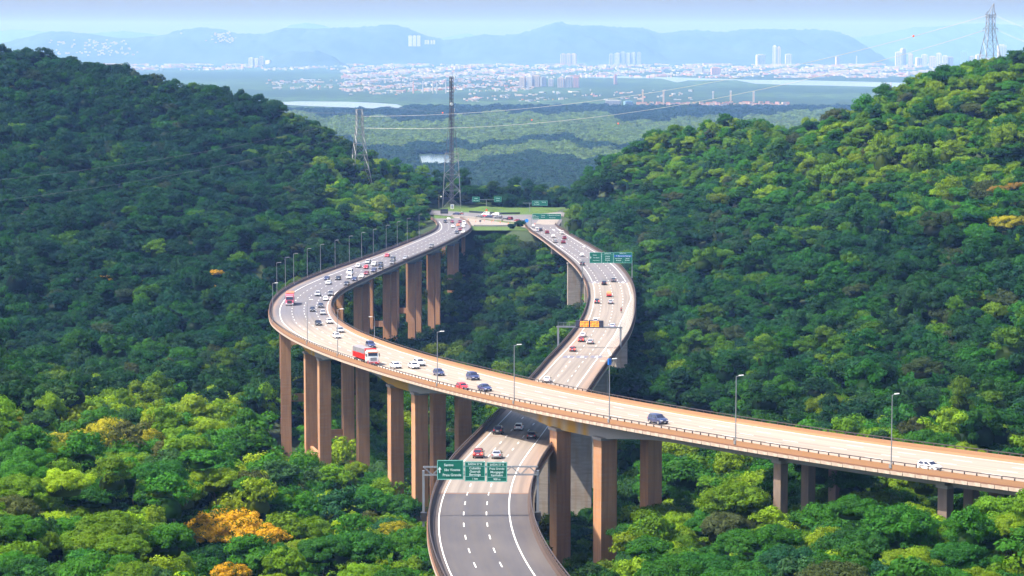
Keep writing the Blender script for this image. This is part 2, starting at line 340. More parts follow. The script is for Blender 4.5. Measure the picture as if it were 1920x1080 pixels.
# markings
def strip(b, D, s0, s1, u0, u1, wd=.22, dz=.006):
    n = max(1, int((s1-s0)/4)); vs = []
    for k in range(n+1):
        s = s0+(s1-s0)*k/n; u = u0+(u1-u0)*k/n if not callable(u0) else u0(s)
        vs += [dp(D, s, u-wd/2, dz), dp(D, s, u+wd/2, dz)]
    b.add(vs, [(2*k, 2*k+1, 2*k+3, 2*k+2) for k in range(n)])
def dashes(D, root, inv, fn, s0, s1, wd=.2, near=300):
    s = s1-6; prev = 0; rest = MB()
    while s > s0:
        b = MB() if prev < near else rest
        strip(b, D, s-4, s, fn(s-2), fn(s-2) if False else fn(s-2), wd)
        if b is not rest: o = b.obj('lane_dash', M['white'], root, fix=False); o.matrix_parent_inverse = inv; prev += 1
        s -= 12
    if rest.v: o = rest.obj('lane_dash', M['white'], root, fix=False); o.matrix_parent_inverse = inv; tag(o, kind='stuff')
def solid(D, root, inv, fn, s0, s1, wd=.24):
    b = MB(); vs = []; n = int((s1-s0)/3)
    for k in range(n+1):
        s = s0+(s1-s0)*k/n; u = fn(s); vs += [dp(D, s, u-wd/2, .006), dp(D, s, u+wd/2, .006)]
    b.add(vs, [(2*k, 2*k+1, 2*k+3, 2*k+2) for k in range(n)])
    o = b.obj('edge_line', M['white'], root, fix=False); o.matrix_parent_inverse = inv
for u in (-2.6, 1.1, 4.8): dashes(DU, VU, IU, lambda s, u=u: u, 30, SU1, .16, 90)
solid(DU, VU, IU, lambda s: -6.3, 30, SU1-4, .2); solid(DU, VU, IU, lambda s: 8.3, 30, SU1-4, .2)
yL = lambda s: float(np.interp(s, DL['s'], DL['P'][:, 1]))
fr = lambda s: float(np.interp(yL(s), [250, 780, 830, 870, 1400], [4.3, 4.3, 5.5, 6.8, 6.8]))
fa = lambda s: float(np.interp(yL(s), [300, 700, 900], [-2.6, -2.3, -4.1])); fb = lambda s: float(np.interp(yL(s), [300, 700, 900], [.8, 1.2, .2]))
dashes(DL, VL, IL, fa, 20, SL1, .17, 90); dashes(DL, VL, IL, fb, 20, SL1, .17, 90)
S830 = float(np.interp(-835, -DL['P'][:, 1], DL['s'])); dashes(DL, VL, IL, lambda s: 3.9, 20, S830, .2, 60)
solid(DL, VL, IL, fr, 20, SL1-4, .2); solid(DL, VL, IL, lambda s: -6.2, 20, SL1-4, .17)
# hatched hard shoulder on the right bend
b = MB(); s = find(DL, 1180, 560)[0]-20; s_end = find(DL, 1150, 668)[0]
while s < s_end:
    u0, u1 = fr(s)+.3, float(np.interp(s, DL['s'], DL['w'])/2)-.8
    b.add([dp(DL, s, u0, .007), dp(DL, s+.3, u0, .007), dp(DL, s+2.3, u1, .007), dp(DL, s+2.0, u1, .007)], [(0, 1, 2, 3)]); s += 3.0
o = b.obj('shoulder_hatching', M['white'], VL, fix=False); o.matrix_parent_inverse = IL; tag(o, kind='stuff')
for (x0, y0, x1, y1) in ((1140, 656, 1147, 669), (1125, 677, 1134, 677)):
    a = find(DL, x0, y0); c = find(DL, x1, y1); b = MB()
    p0, p1 = dp(DL, *a, .008), dp(DL, *c, .008); d = (p1-p0).normalized().cross(Vector((0, 0, 1)))*.28
    b.add([p0-d, p0+d, p1+d, p1-d], [(0, 1, 2, 3)]); o = b.obj('painted_bar', M['white'], VL, fix=False); o.matrix_parent_inverse = IL
# expansion joints
for (D, V, I, ss, m) in ((DL, VL, IL, [S_J1, S_J1-95, S_J1-190, S_J1-285, S_J2, S_J2-95, S_J1+95], M['joint']), (DU, VU, IU, [840, 745, 650, 930, 560, 460, 370, 300, 240, 180], M['under'])):
    for s in ss:
        if s > D['s'][-1] or s < 10: continue
        hw = float(np.interp(s, D['s'], D['w'])/2)-.5; b = MB(); wd = .22 if s != S_J1 else .4
        b.add([dp(D, s-wd, -hw, .011), dp(D, s+wd, -hw, .011), dp(D, s+wd, hw, .011), dp(D, s-wd, hw, .011)], [(0, 1, 2, 3)])
        o = b.obj('expansion_joint', m, V, fix=False); o.matrix_parent_inverse = I
def font_mesh(txt, size, m, thick=0.0):
    cu = bpy.data.curves.new('lettering', 'FONT'); cu.body = txt; cu.size = size; cu.align_x = 'CENTER'; cu.align_y = 'CENTER'; cu.extrude = thick; cu.offset = size*.012
    cu.resolution_u = 3; o = bpy.data.objects.new('tmp', cu); C.objects.link(o); dg = bpy.context.evaluated_depsgraph_get(); me = bpy.data.meshes.new_from_object(o.evaluated_get(dg))
    me.name = 'lettering'; bpy.data.objects.remove(o); me.materials.clear(); me.materials.append(m); return me
M['darkpaint'] = mat('dark painted road panel', (.12, .12, .16), .8)
for txt, px, py in (('1', 1066, 669), ('2', 1091.5, 669), ('3', 1118, 669)):
    s, u = find(DL, px, py); hw_ = 1.55
    b = MB(); b.add([dp(DL, s-3, u-hw_, .009), dp(DL, s+3, u-hw_, .009), dp(DL, s+3, u+hw_, .009), dp(DL, s-3, u+hw_, .009)], [(0, 1, 2, 3)])
    o = b.obj('painted_panel', M['darkpaint'], VL, fix=False); o.matrix_parent_inverse = IL
    me = font_mesh(txt, 2.6, M['white']); o = link('painted_number', me, VL); o.matrix_parent_inverse = IL
    o.matrix_basis = Matrix.Translation(dp(DL, s, u, .014)) @ dframe(DL, s, -1) @ Matrix.Diagonal((1, 2.0, 1, 1))
for px, py in ((1115, 529.5), (1168, 529.5), (1053, 462.5), (1095, 462.5), (1038, 431), (1049, 431)):
    s, u = find(DL, px, py); b = MB()
    b.add([dp(DL, s-3, u-1.5, .009), dp(DL, s+3, u-1.5, .009), dp(DL, s+3, u+1.5, .009), dp(DL, s-3, u+1.5, .009)], [(0, 1, 2, 3)])
    o = b.obj('painted_panel', M['darkpaint'], VL, fix=False); o.matrix_parent_inverse = IL
    b = MB(); b.add([dp(DL, s+a, u+c, .014) for a, c in ((2.4, -.35), (2.4, .35), (-.2, .35), (-.2, .95), (-2.5, 0), (-.2, -.95), (-.2, -.35))], [tuple(range(7))])
    o = b.obj('painted_arrow', M['white'], VL, fix=False); o.matrix_parent_inverse = IL
# dark tyre skid beside the far sign and a black drain pipe on the lower road
# ------------------------------------------------------------ terrain
CAN = 8.5
CP = [(0,1080,330),(-150,1000,340),(0,900,420),(0,760,520),(0,730,600),(0,700,800),(0,600,900),(0,400,1100),(0,112,1450),(-300,700,800),(-300,300,1150),(-300,60,1450),
 (250,795,520),(300,900,440),(300,1050,350),(500,870,540),(540,905,600),(540,885,680),(600,920,600),(650,930,560),(700,975,500),(755,990,470),(770,1090,380),(50,103,1470),(120,127,1450),(190,148,1460),(250,156,1470),(300,164,1480),(350,203,1480),(390,172,1430),(440,176,1430),(490,212,1440),(560,240,1440),(640,268,1430),(700,303,1440),(760,333,1420),(810,390,1400),(1130,1115,450),(1230,1010,440),(1230,980,480),(1350,985,400),(1465,995,390),(1600,935,378),
 (1750,975,360),(1900,965,340),(1700,1080,300),(1300,1090,340),(1150,1120,380),(2100,1000,320),(2100,960,400),(1300,815,600),(1500,815,570),(1700,845,510),(1900,860,470),(1900,700,600),(1600,700,680),(1350,700,740),
 (1250,660,830),(1250,560,940),(1250,450,1060),(1250,350,1200),(1290,270,1300),(1150,302,1350),(1090,333,1380),(1062,385,1370),(1100,430,1280),(1130,410,1300),(1400,288,1250),(1500,265,1200),(1640,212,1150),(1740,152,1150),
 (1860,128,1130),(1920,98,1110),(2100,60,1120),(2300,30,1100),(1600,400,950),(1600,550,810),(1900,400,850),(1900,550,720),(1900,250,980),(2200,400,800),(1200,720,700),(1250,900,520),(1400,900,470),(1600,880,460),
 (900,700,900),(950,650,930),(900,600,1070),(900,520,1160),(930,460,1200),(860,620,1110),(640,800,720),(880,800,700),(880,900,620),(1000,1010,590),(1090,1015,600),(1110,960,650),(1000,1060,540),(480,650,830),(400,700,750),(300,750,650),(200,705,760),(500,560,950),(300,500,1010),(550,450,1090),
 (700,425,1210),(800,430,1300),(600,350,1270),(300,300,1260),(200,200,1360),(690,690,860),(720,680,985),(765,660,1050),(808,640,1110),(845,560,1180),(868,505,1235),(668,660,920),(1060,630,1050),(1030,545,1130),(980,560,1110),(1130,640,880),(1130,760,760)]
cpw = np.array([np.r_[at(x, y, D)[:2], at(x, y, D)[2]-CAN] for x, y, D in CP])
extra = [(-40,1300,82.8),(0,1300,82.8),(30,1300,82.8),(-40,1400,82.8),(0,1400,82.8),(30,1400,82.5),(-20,1470,80),(10,1470,78),
 (0,1640,30),(60,1640,30),(-90,1640,55),(-300,1700,80),(-180,1750,50),(150,1500,70),(240,1400,85),(330,1350,95),(250,1700,30),(-330,1900,10),(0,1900,0),(300,1900,0),(600,1600,40),(-600,1600,90),(-600,600,70),(600,600,110),(-300,150,85),(0,150,88),(300,150,100),(-600,150,80),(600,150,110)]
cpw = np.r_[cpw, np.array(extra, float)]
kc = 25.0
dmat = np.sqrt(((cpw[:, None, :2]-cpw[None, :, :2])**2).sum(-1)+kc*kc)
A_ = np.block([[dmat+np.eye(len(cpw))*-2.0, np.ones((len(cpw), 1))], [np.ones((1, len(cpw))), np.zeros((1, 1))]])
rbf = np.linalg.solve(A_, np.r_[cpw[:, 2], 0])
def decks_near(x, y):
    """distance to the nearest deck centreline and that deck's height, for arrays"""
    best = np.full(x.shape, 1e9); zz = np.zeros(x.shape); hw = np.zeros(x.shape); ss = np.zeros(x.shape)
    for D in (DU, DL):
        P = D['P'][::3]; W = D['w'][::3]; S = D['s'][::3]
        for i0 in range(0, x.size, 20000):
            xs = x.ravel()[i0:i0+20000]; ys = y.ravel()[i0:i0+20000]
            d2 = (xs[:, None]-P[None, :, 0])**2+(ys[:, None]-P[None, :, 1])**2; j = d2.argmin(1); d = np.sqrt(d2[np.arange(len(xs)), j])
            bb = best.ravel()[i0:i0+20000]; m = d < bb
            best.ravel()[i0:i0+20000] = np.where(m, d, bb)
            zz.ravel()[i0:i0+20000] = np.where(m, P[j, 2], zz.ravel()[i0:i0+20000]); ss.ravel()[i0:i0+20000] = np.where(m, S[j], ss.ravel()[i0:i0+20000])
    return best, zz, ss
def hnoise(x, y):
    return 2.2*np.sin(x*.035+y*.021+1)*np.sin(y*.03-x*.017)+1.2*np.sin(x*.09+2)*np.sin(y*.083+x*.02)
PLAT = lambda x, y: np.clip(1-np.maximum(np.maximum(np.abs(x+8)-35, 0), np.maximum(1247-y, y-1425))/14.0, 0, 1)
def ground_z(x, y):
    x = np.asarray(x, float); y = np.asarray(y, float); sh = x.shape; xf = x.ravel(); yf = y.ravel(); out = np.zeros(xf.size)
    for i0 in range(0, xf.size, 20000):
        a = xf[i0:i0+20000]; b_ = yf[i0:i0+20000]
        d = np.sqrt((a[:, None]-cpw[None, :, 0])**2+(b_[:, None]-cpw[None, :, 1])**2+kc*kc); out[i0:i0+20000] = d @ rbf[:-1]+rbf[-1]
    out += hnoise(xf, yf)
    out -= np.maximum(0, yf-1530)*.25
    pl = PLAT(xf, yf); out = out*(1-pl)+82.7*pl
    d, z, s = decks_near(xf, yf)
    lim = np.where(s < 50, 82.7+(z-z), z-16); k = np.clip((26-d)/12, 0, 1); lo = np.minimum(out, lim); out = np.where(s < 45, out, out*(1-k)+lo*k)
    return out.reshape(sh)
gx = np.arange(-760, 761, 8.0); gy = np.arange(60, 2120, 8.0)
GX, GY = np.meshgrid(gx, gy); GZ = ground_z(GX, GY)
edge = np.clip(np.minimum(np.minimum(760-np.abs(GX), 2110-GY), 300)/120.0, 0, 1); GZ = GZ*edge-3*(1-edge); GZ = np.maximum(GZ, -3)
nv = GX.shape[1]; nr = GX.shape[0]
ii = np.arange(nr*nv).reshape(nr, nv)
fq = np.stack([ii[:-1, :-1], ii[:-1, 1:], ii[1:, 1:], ii[1:, :-1]], -1).reshape(-1, 4)
def gz(x, y):
    fx = np.clip((np.asarray(x)-gx[0])/8, 0, nv-1.001); fy = np.clip((np.asarray(y)-gy[0])/8, 0, nr-1.001); i = fx.astype(int); j = fy.astype(int); a = fx-i; b_ = fy-j
    return GZ[j, i]*(1-a)*(1-b_)+GZ[j, i+1]*a*(1-b_)+GZ[j+1, i]*(1-a)*b_+GZ[j+1, i+1]*a*b_
M['terrain'] = mat('forest floor', (.022, .04, .012), .95, noise=[(.03, .6, (.035, .055, .02), (1, 1, 1)), (.4, .5, (.012, .025, .008), (1, 1, 1))])
tag(link('terrain', npmesh('terrain', np.c_[GX.ravel(), GY.ravel(), GZ.ravel()], fq, [M['terrain']], True)), kind='structure')
# ------------------------------------------------------------ piers
def pier_set(D, V, name, label, cols, girder_drop, size, m, group=None, struts=()):
    s0 = sum(c[0] for c in cols)/len(cols); c0 = dp(D, s0, 0); root = empty(name, (c0.x, c0.y, gz(c0.x, c0.y)), label=label, cat='bridge pier', group=group)
    inv = Matrix.Translation(-Vector(root.location)); pts = []
    for (s, u) in cols:
        p = dp(D, s, u); g = float(gz(p.x, p.y))-3; fr_ = dframe(D, s, 1); top = p.z-girder_drop(s); b = MB()
        h_ = top-g; Mx = Matrix.Rotation(math.atan2(fr_[1][1], fr_[0][1])-math.pi/2, 4, 'Z'); a, c = size[0]/2, size[1]/2; e = .22
        # a cast column with a shallow recess down each broad face, and pour joints
        prof = [(-a, -c), (-a*.35, -c), (-a*.3, -c+e), (a*.3, -c+e), (a*.35, -c), (a, -c), (a, c), (a*.35, c), (a*.3, c-e), (-a*.3, c-e), (-a*.35, c), (-a, c)] if size[0] > 6 else [(-a, -c), (a, -c), (a, c), (-a, c)]
        zs = [0, h_]; n = len(prof)
        zs = list(np.arange(0, h_, 6.0))+[h_]
        vs = []; fs = []
        for k, z in enumerate(zs):
            for (x, y) in prof:
                q = Mx @ Vector((x, y, 0)); vs.append((p.x+q.x, p.y+q.y, g+z))
        for k in range(len(zs)-1):
            for j in range(n): fs.append((k*n+j, k*n+(j+1) % n, (k+1)*n+(j+1) % n, (k+1)*n+j))
        fs += [tuple(range(n))[::-1], tuple(range((len(zs)-1)*n, len(zs)*n))]
        b.add(vs, fs)
        o = b.obj('column', m, root); o.matrix_parent_inverse = inv; pts.append((p, g, top, Mx))
        me = MB().box((p.x, p.y, top+.02), (size[0]+.5, size[1]+.5, .5), M=Mx).obj('column_head', M['under'], root); me.matrix_parent_inverse = inv
    for (i, j, frac, hh) in struts:
        (p, g, t, Mx), (q, g2, t2, _) = pts[i], pts[j]; z = t-frac
        a = Vector((p.x, p.y, z)); b2 = Vector((q.x, q.y, z)); d = (b2-a).normalized(); L = (b2-a).length-size[0]+.1; mid = (a+b2)/2
        o = MB().box(mid, (L, .8, hh), M=Matrix.Rotation(math.atan2(d.y, d.x), 4, 'Z')).obj('tie_beam', m, root); o.matrix_parent_inverse = inv
    return root
lab = ['nearest tall four-column pier in front of the pale wall pier', 'tall four-column brown pier with yellow stained haunch behind the large green sign', 'tall four-column pier below the red tipper truck', 'tall brown pier at the outermost point of the left bend',
       'tall brown pier hidden behind the left bend of the road', 'tall purplish-brown pier just inside the left bend', 'second tall brown pier inside the bend, left of the pier with yellow stain', 'third tall brown pier counted from the left bend, with tie beam',
       'fourth tall brown pier inside the bend, with dark gap behind', 'shorter brown pier before the last slim one near the hilltop junction', 'slim far pier near the hilltop junction', 'slimmest far pier of the upper road at the abutment']
for k, p in enumerate(PIERS_U):
    cols = [(s, u) for s in p for u in (-5, 5)]
    st = [(0, 1, 22, 2.4), (0, 2, 26, 2.4)] if k in (2, 3, 6, 7) else ([(1, 3, 20, 2.0)] if k in (5,) else [])
    pier_set(DU, VU, 'tall_pier', lab[k], cols, lambda s: .55+gird(s), (3.0, 2.9) if k < 10 else (1.8, 1.8), M['pier'], struts=st, group='tall twin-column piers of the upper viaduct')
lab = ['short three-column dark bent left of the leafy trees under the upper road', 'short three-column bent below the white hatchback', 'short three-column bent where the upper road leaves the picture', 'short three-column bent beyond the edge of the road in view']
for k, s in enumerate(BENTS_U):
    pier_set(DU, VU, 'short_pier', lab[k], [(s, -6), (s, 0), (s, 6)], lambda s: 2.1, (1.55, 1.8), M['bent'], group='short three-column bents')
    c = dp(DU, s, 0, -1.75); r_ = dframe(DU, s, 1)
    o = MB().box(c, (14.2, 1.5, 1.0), M=r_.to_3x3()).obj('crosshead', M['under'], VU); o.matrix_parent_inverse = IU
yl = lambda Y: float(np.interp(-Y, -DL['P'][:, 1], DL['s']))
for Y, wd, lb in ((590, 15.6, 'broad pale streaked wall pier seen behind the nearest brown columns'), (650, 15.8, 'broad grey wall pier under the straight of the lower road right of the painted numbers'), (985, 15.0, 'narrow-looking grey wall pier mostly hidden by the right bend'),
              (1068, 17.0, 'tall light grey wall pier left of the right bend'), (1165, 12.0, 'squat grey wall pier on a brown footing near the far sign'), (395, 11.5, 'wall pier tucked under the nearest stretch of the lower road'), (820, 11.5, 'wall pier hidden under the outside of the right bend')):
    r = pier_set(DL, VL, 'wall_pier', lb, [(yl(Y), 0)], lambda s: 2.65, (wd, 3.4), M['wallpier'], group='wall piers of the lower viaduct')
    if Y == 1165:
        c = dp(DL, yl(Y), 0); o = MB().box((c.x-1, c.y-1, 70.0), (15, 7, 7)).obj('footing', M['pier'], r); o.matrix_parent_inverse = Matrix.Translation(-Vector(r.location))
ORD = ['first', 'second', 'third', 'fourth', 'fifth', 'sixth', 'seventh', 'eighth', 'ninth', 'tenth', 'eleventh', 'twelfth', 'thirteenth']
# ------------------------------------------------------------ plain, water, far hills
def plain_mat():
    m = bpy.data.materials.new('coastal plain'); m.use_nodes = True; nt = m.node_tree; b = nt.nodes['Principled BSDF']; b.inputs['Roughness'].default_value = .95; b.inputs['Specular IOR Level'].default_value = .1
    g = nt.nodes.new('ShaderNodeTexCoord')
    def nz(scale, st, lo, hi, det=5):
        mp = nt.nodes.new('ShaderNodeMapping'); mp.inputs['Scale'].default_value = st; tx = nt.nodes.new('ShaderNodeTexNoise'); tx.inputs['Scale'].default_value = scale; tx.inputs['Detail'].default_value = det
        mr = nt.nodes.new('ShaderNodeMapRange'); mr.inputs[1].default_value = lo; mr.inputs[2].default_value = hi
        nt.links.new(g.outputs['Object'], mp.inputs[0]); nt.links.new(mp.outputs[0], tx.inputs[0]); nt.links.new(tx.outputs[0], mr.inputs[0]); return mr.outputs[0]
    c = mixnode(nt, nz(.0009, (1, .6, 1), .45, .58), (.022, .045, .022), (.045, .085, .03))
    c = mixnode(nt, nz(.02, (1, .5, 1), .45, .6), c, (.018, .034, .02))
    nt.links.new(c, b.inputs['Base Color']); return m
b = MB(); b.add([(-30000, -2000, 0), (30000, -2000, 0), (30000, 42000, 0), (-30000, 42000, 0)], [(0, 1, 2, 3)])
tag(b.obj('coastal_plain', plain_mat(), fix=False), kind='structure')
M['water'] = mat('river water', (.10, .14, .17), .12, spec=.6)
def water(name, pts, dz=.5):
    n = len(pts); vs = [onz(x, y, 0)+np.array([0, 0, dz]) for x, y in pts]; b = MB(); b.add(vs, [tuple(range(n))]); tag(b.obj(name, M['water'], fix=False), kind='structure')
water('lagoon_water', [(500, 193), (560, 190.5), (640, 191), (700, 193), (745, 196), (757, 201), (735, 205), (660, 202), (580, 199), (520, 196)])
water('pond_water', [(787, 293), (812, 291), (840, 291), (848, 297), (842, 306), (818, 311), (792, 307)])
water('river_water', [(1040, 143), (1130, 142), (1230, 144), (1320, 147), (1410, 150), (1500, 150.5), (1600, 153), (1720, 156), (1720, 164), (1640, 163), (1560, 161), (1480, 159.5), (1415, 157), (1380, 150.5), (1290, 151), (1270, 155), (1240, 147.5), (1120, 146)])
water('inlet_water', [(1440, 251), (1470, 249), (1500, 250), (1492, 256), (1465, 257)])
HB = mat('far wooded hill', (.015, .035, .018), .95, noise=[(.003, .7, (.032, .06, .025), (1, 1, 1)), (.012, .7, (.006, .018, .010), (1, 1, 1))])
def far_hills(name, D, prof, base, depth, seed, nslices=26):
    xs = np.arange(prof[0][0], prof[-1][0], 6.0); ys = np.interp(xs, [p[0] for p in prof], [p[1] for p in prof])
    rs = np.random.default_rng(seed); n = len(xs)
    rough = np.convolve(rs.normal(size=n+40), np.exp(-np.linspace(-2, 2, 41)**2*6), 'valid')[:n]*.6+rs.normal(size=n)*.35
    vs = []
    for j in range(nslices):
        t = j/(nslices-1); y = D-depth+2*depth*t; k = math.sin(math.pi*t)**1.25
        ph = rs.random()*6
        for i, (x, py) in enumerate(zip(xs, ys)):
            X = (x-960)/F*D; z = CZ-(py+rough[i]*(.7)-YH)/F*D
            spur = 1-.35*(1-k)*(.5+.5*math.sin(X*.0042+seed)+.3*math.sin(X*.011+ph*.2))-.10*math.sin(X*.02+y*.01)*k*(1-k)*4
            z += rs.normal()*5*(1 if 0 < j < nslices-1 and j != nslices//2 else 0); vs.append((X, y+250*math.sin(X*.003+seed), max(-5, z*k*(spur if j != nslices//2 else 1))))
    m = nslices; ii = np.arange(m*n).reshape(m, n); f = np.stack([ii[:-1, :-1], ii[:-1, 1:], ii[1:, 1:], ii[1:, :-1]], -1).reshape(-1, 4)
    tag(link(name, npmesh(name, vs, f, [HB], True)), kind='structure')
A_H = [(-700,100),(-300,70),(-50,88),(0,84),(50,75),(100,63),(135,60),(180,63),(230,70),(300,66),(340,57),(375,51),(410,55),(440,63),(500,67),(515,61),(540,54),(590,55),(640,53),(700,48),(735,46),(765,52),(800,66),(830,74),(860,72),(900,65),(960,66),(990,62),(1010,53),(1040,42),(1058,45),(1090,50),(1150,50),(1200,53),(1235,62),(1260,60),(1280,57),(1310,56),(1360,62),(1400,55),(1440,53),(1500,56),(1540,57),(1570,64),(1600,80),(1625,100),(1638,126),(1650,150),(2600,150)]
AD, ADP = 19600, 1500
far_hills('wooded_hills', AD, A_H, 125, ADP, 3)
def hill_hit(px, py):
    zp = CZ-(np.interp(px, [q[0] for q in A_H], [q[1] for q in A_H])-YH)/F*AD; X = (px-960)/F*AD
    for i in range(1, 51):
        t = i/100; y = AD-ADP+2*ADP*t+250*math.sin(X*.003+3); k = math.sin(math.pi*t)**1.25; zs = zp*k*(1-.35*(1-k)*(.5+.5*math.sin(X*.0042+3)))
        if zs >= CZ-(py-YH)/F*y: return at(px, py, y-60)
    return at(px, py, AD-300)
far_hills('distant_mountains', 25800, [(-900,70),(-100,60),(0,58),(60,56),(100,60),(160,66),(200,62),(240,57),(300,64),(420,75),(520,60),(550,47),(580,43),(610,47),(650,60),(720,80),(820,72),(880,66),(930,70),(1000,85),(1500,85),(1590,71),(1640,63),(1700,53),(1760,48),(1800,44),(1850,43),(1900,47),(1960,50),(2200,55),(3000,80)], 120, 1200, 5)
far_hills('low_wooded_hill', 17200, [(430,150),(490,118),(520,104),(560,96),(600,95),(630,104),(655,120),(680,128),(720,132),(760,150)], 130, 300, 8, 14)
far_hills('town_hill', 17000, [(-300,140),(-200,105),(0,100),(60,112),(120,125),(200,150)], 130, 500, 9, 14)
# ------------------------------------------------------------ far city
CW = [mat('far white wall', (.42, .40, .385), .8), mat('far cream wall', (.37, .30, .245), .8), mat('far grey wall', (.28, .29, .31), .8), mat('far pink wall', (.44, .25, .21), .8), mat('terracotta roof', (.42, .17, .10), .85), mat('far blue glass wall', (.16, .28, .42), .4), mat('far window strip', (.16, .19, .24), .4)]
def far_building(px, pb, wpx, hpx, wall=0, roof=None, label=None, floors=0, group=None, name='building', cat='building'):
    pb2 = max(pb, 122.5); hpx += max(0, pb2-pb)*.7; p = onz(px, pb2, 0); D = p[1]; W = wpx*D/F; H = hpx*D/F; dep = min(W, 40)
    o = empty(name, tuple(p), rz=random.uniform(-.3, .3), label=label, cat=cat, group=group)
    MB().box((0, 0, H/2), (W, dep, H)).obj('wall', CW[wall], o)
    MB().box((0, 0, H+H*.03), (W*.55, dep*.6, H*.06) if roof is None else (W*1.06, dep*1.06, H*.1)).obj('roof', CW[wall if roof is None else roof], o)
    if floors:
        b = MB(); n = max(2, int(wpx/2.6))
        for k in range(n): b.box(((k+.5)/n*W-W/2, -dep/2-.3, H*.5), (W/n*.4, .8, H*.9))
        tag(b.obj('window_column', CW[6], o), kind='stuff')
    return o
T = [(471,124,8,13,0,'left of the two pale towers on the plain at the hill foot'),(481,124,7,12,0,'second pale tower beside the marsh'),(491,124,8,15,0,'tallest pale slab below the low wooded hill'),(503,124,8,9,0,'short pale block right of the trio under the low hill'),
 (1056,121,9,17,1,'left cream tower of the trio beneath the central hill'),(1066,121,9,17,1,'middle cream tower of the trio beneath the central hill'),(1076,121,9,17,1,'right cream tower of the trio beneath the central hill'),
 (1146,121,7,17,2,'leftmost grey tower of the long row'),(1158,121,9,18,2,'second grey tower in the long row'),(1168,121,8,20,2,'third and tallest grey tower in the long row'),(1178,121,8,18,2,'fourth grey tower in the long row'),(1188,121,7,19,2,'fifth grey tower in the long row'),(1198,121,7,19,2,'rightmost grey tower of the long row'),
 (1426,118,15,14,0,'squat white tower group left of the tall white pair'),(1452,117,6,27,0,'left half of the tall white twin tower'),(1460,117,6,25,1,'right half of the tall white twin tower'),(1478,117,11,14,0,'white cube-like tower right of the tall twin'),
 (1570,119,6,11,1,'lone cream tower on the bay'),(1606,119,2,12,0,'thin white spire-like tower'),(1685,124,12,22,0,'broad white tower at the left end of the beach front'),(1693,124,8,27,0,'tallest white tower of the beach front'),(1707,124,8,19,1,'cream tower second in the beach front'),(1722,125,9,14,0,'low white tower of the beach front'),
 (1733,124,10,18,0,'white tower beside the cream gap on the beach front'),(1748,125,12,16,1,'wide cream block of the beach front'),(1760,124,9,20,0,'white tower mid beach front'),(1772,125,10,17,0,'pale tower left of the blue glass tower'),(1782,125,8,15,1,'cream tower touching the blue glass tower'),(1807,125,12,24,5,'blue glass tower on the beach front'),(1822,125,9,16,0,'white tower right of the blue glass tower'),(1836,124,12,18,0,'white block behind the great pylon legs'),(1852,125,10,13,1,'cream block seen through the great pylon'),(1878,122,14,31,0,'tall white slab right of the great pylon'),
 (980,163,10,15,1,'cream apartment block at the left of the near housing row'),(994,163,10,17,0,'white apartment block of the near housing row'),(1007,163,10,18,1,'tallest cream block of the near housing row'),(1019,162,9,15,2,'grey block ending the left housing row'),(1033,162,9,12,0,'low white block between the housing rows'),(1052,164,12,15,1,'first block of the right housing row'),(1066,164,11,17,0,'second block of the right housing row'),(1080,164,11,16,3,'pinkish third block of the right housing row'),
 (1150,201,26,11,2,'grey shed at the left of the factory'),(1178,204,14,12,5,'bluish shed of the factory'),(1154,158,5,15,3,'small pink tower by the river'),(1310,138,14,9,2,'grey flats on the far river bank'),(1342,140,16,11,3,'brick-pink flats on the far river bank')]
for (x, y, w_, h_, c, l) in [(q[0], q[1], q[2]*1.08, q[3]*1.18, q[4], q[5]) for q in T]: far_building(x, y, w_, h_, c, None, ('distant '+l) if 'distant' not in l else l, floors=1 if h_ > 11 else 0)
for x, l in ((769, 'left one of the white hillside towers'), (777, 'middle one of the white hillside towers'), (785, 'right one of the white hillside towers')):   # on the slope of the hills
    p = hill_hit(x, 86); o = empty('building', (p[0], p[1], p[2]-4), label='distant '+l, cat='building'); s_ = p[1]/F
    MB().box((0, 0, 10*s_), (6.5*s_, 14, 20*s_)).obj('wall', CW[0], o); MB().box((0, 0, 20.4*s_), (3*s_, 8, .9*s_)).obj('roof', CW[2], o)
for k, x in enumerate((798, 803, 809, 814)):
    p = hill_hit(x, 82); o = empty('building', (p[0], p[1], p[2]-4), label=ORD[k]+' small pale block right of the white hillside towers', cat='building', group='small pale hillside blocks'); s_ = p[1]/F
    MB().box((0, 0, 4*s_), (3.6*s_, 14, 8*s_)).obj('wall', CW[0], o)
for k, (x, yb, h_, l) in enumerate(((1205, 196, 26, 'tall cream water tower at the left of the walled estate'), (1244, 196, 25, 'second tall cream tower on the walled estate'), (1370, 192, 20, 'third cream tower of the walled estate'), (1413, 192, 19, 'rightmost cream tower of the walled estate'), (1337, 186, 13, 'thin grey mast behind the walled estate'))):
    p = onz(x, yb, 0); s_ = p[1]/F; o = empty('water_tower', tuple(p), label=l, cat='tower'); MB().box((0, 0, h_*s_/2), (3.2*s_, 3.2*s_, h_*s_)).obj('shaft', CW[1 if k < 4 else 2], o); MB().box((0, 0, h_*s_+1), (3.6*s_, 3.6*s_, 2.5*s_)).obj('tank', CW[0], o)
for k, (x, l) in enumerate(((775, 'leftmost factory chimney'), (793, 'second factory chimney'), (812, 'third factory chimney'), (819, 'fourth factory chimney'), (836, 'rightmost arched factory chimney'))):
    p = onz(x, 175, 0); s_ = p[1]/F; o = empty('chimney', tuple(p), label='distant '+l+' left of the telecom mast', cat='chimney'); MB().bar((0, 0, 0), (0, 0, 22*s_), 1.5*s_, 8, r2=1.2*s_).obj('stack', CW[3 if k == 0 else 2], o); MB().bar((0, 0, 22*s_), (0, 0, 22.8*s_), 1.5*s_, 8).obj('rim', CW[0], o)
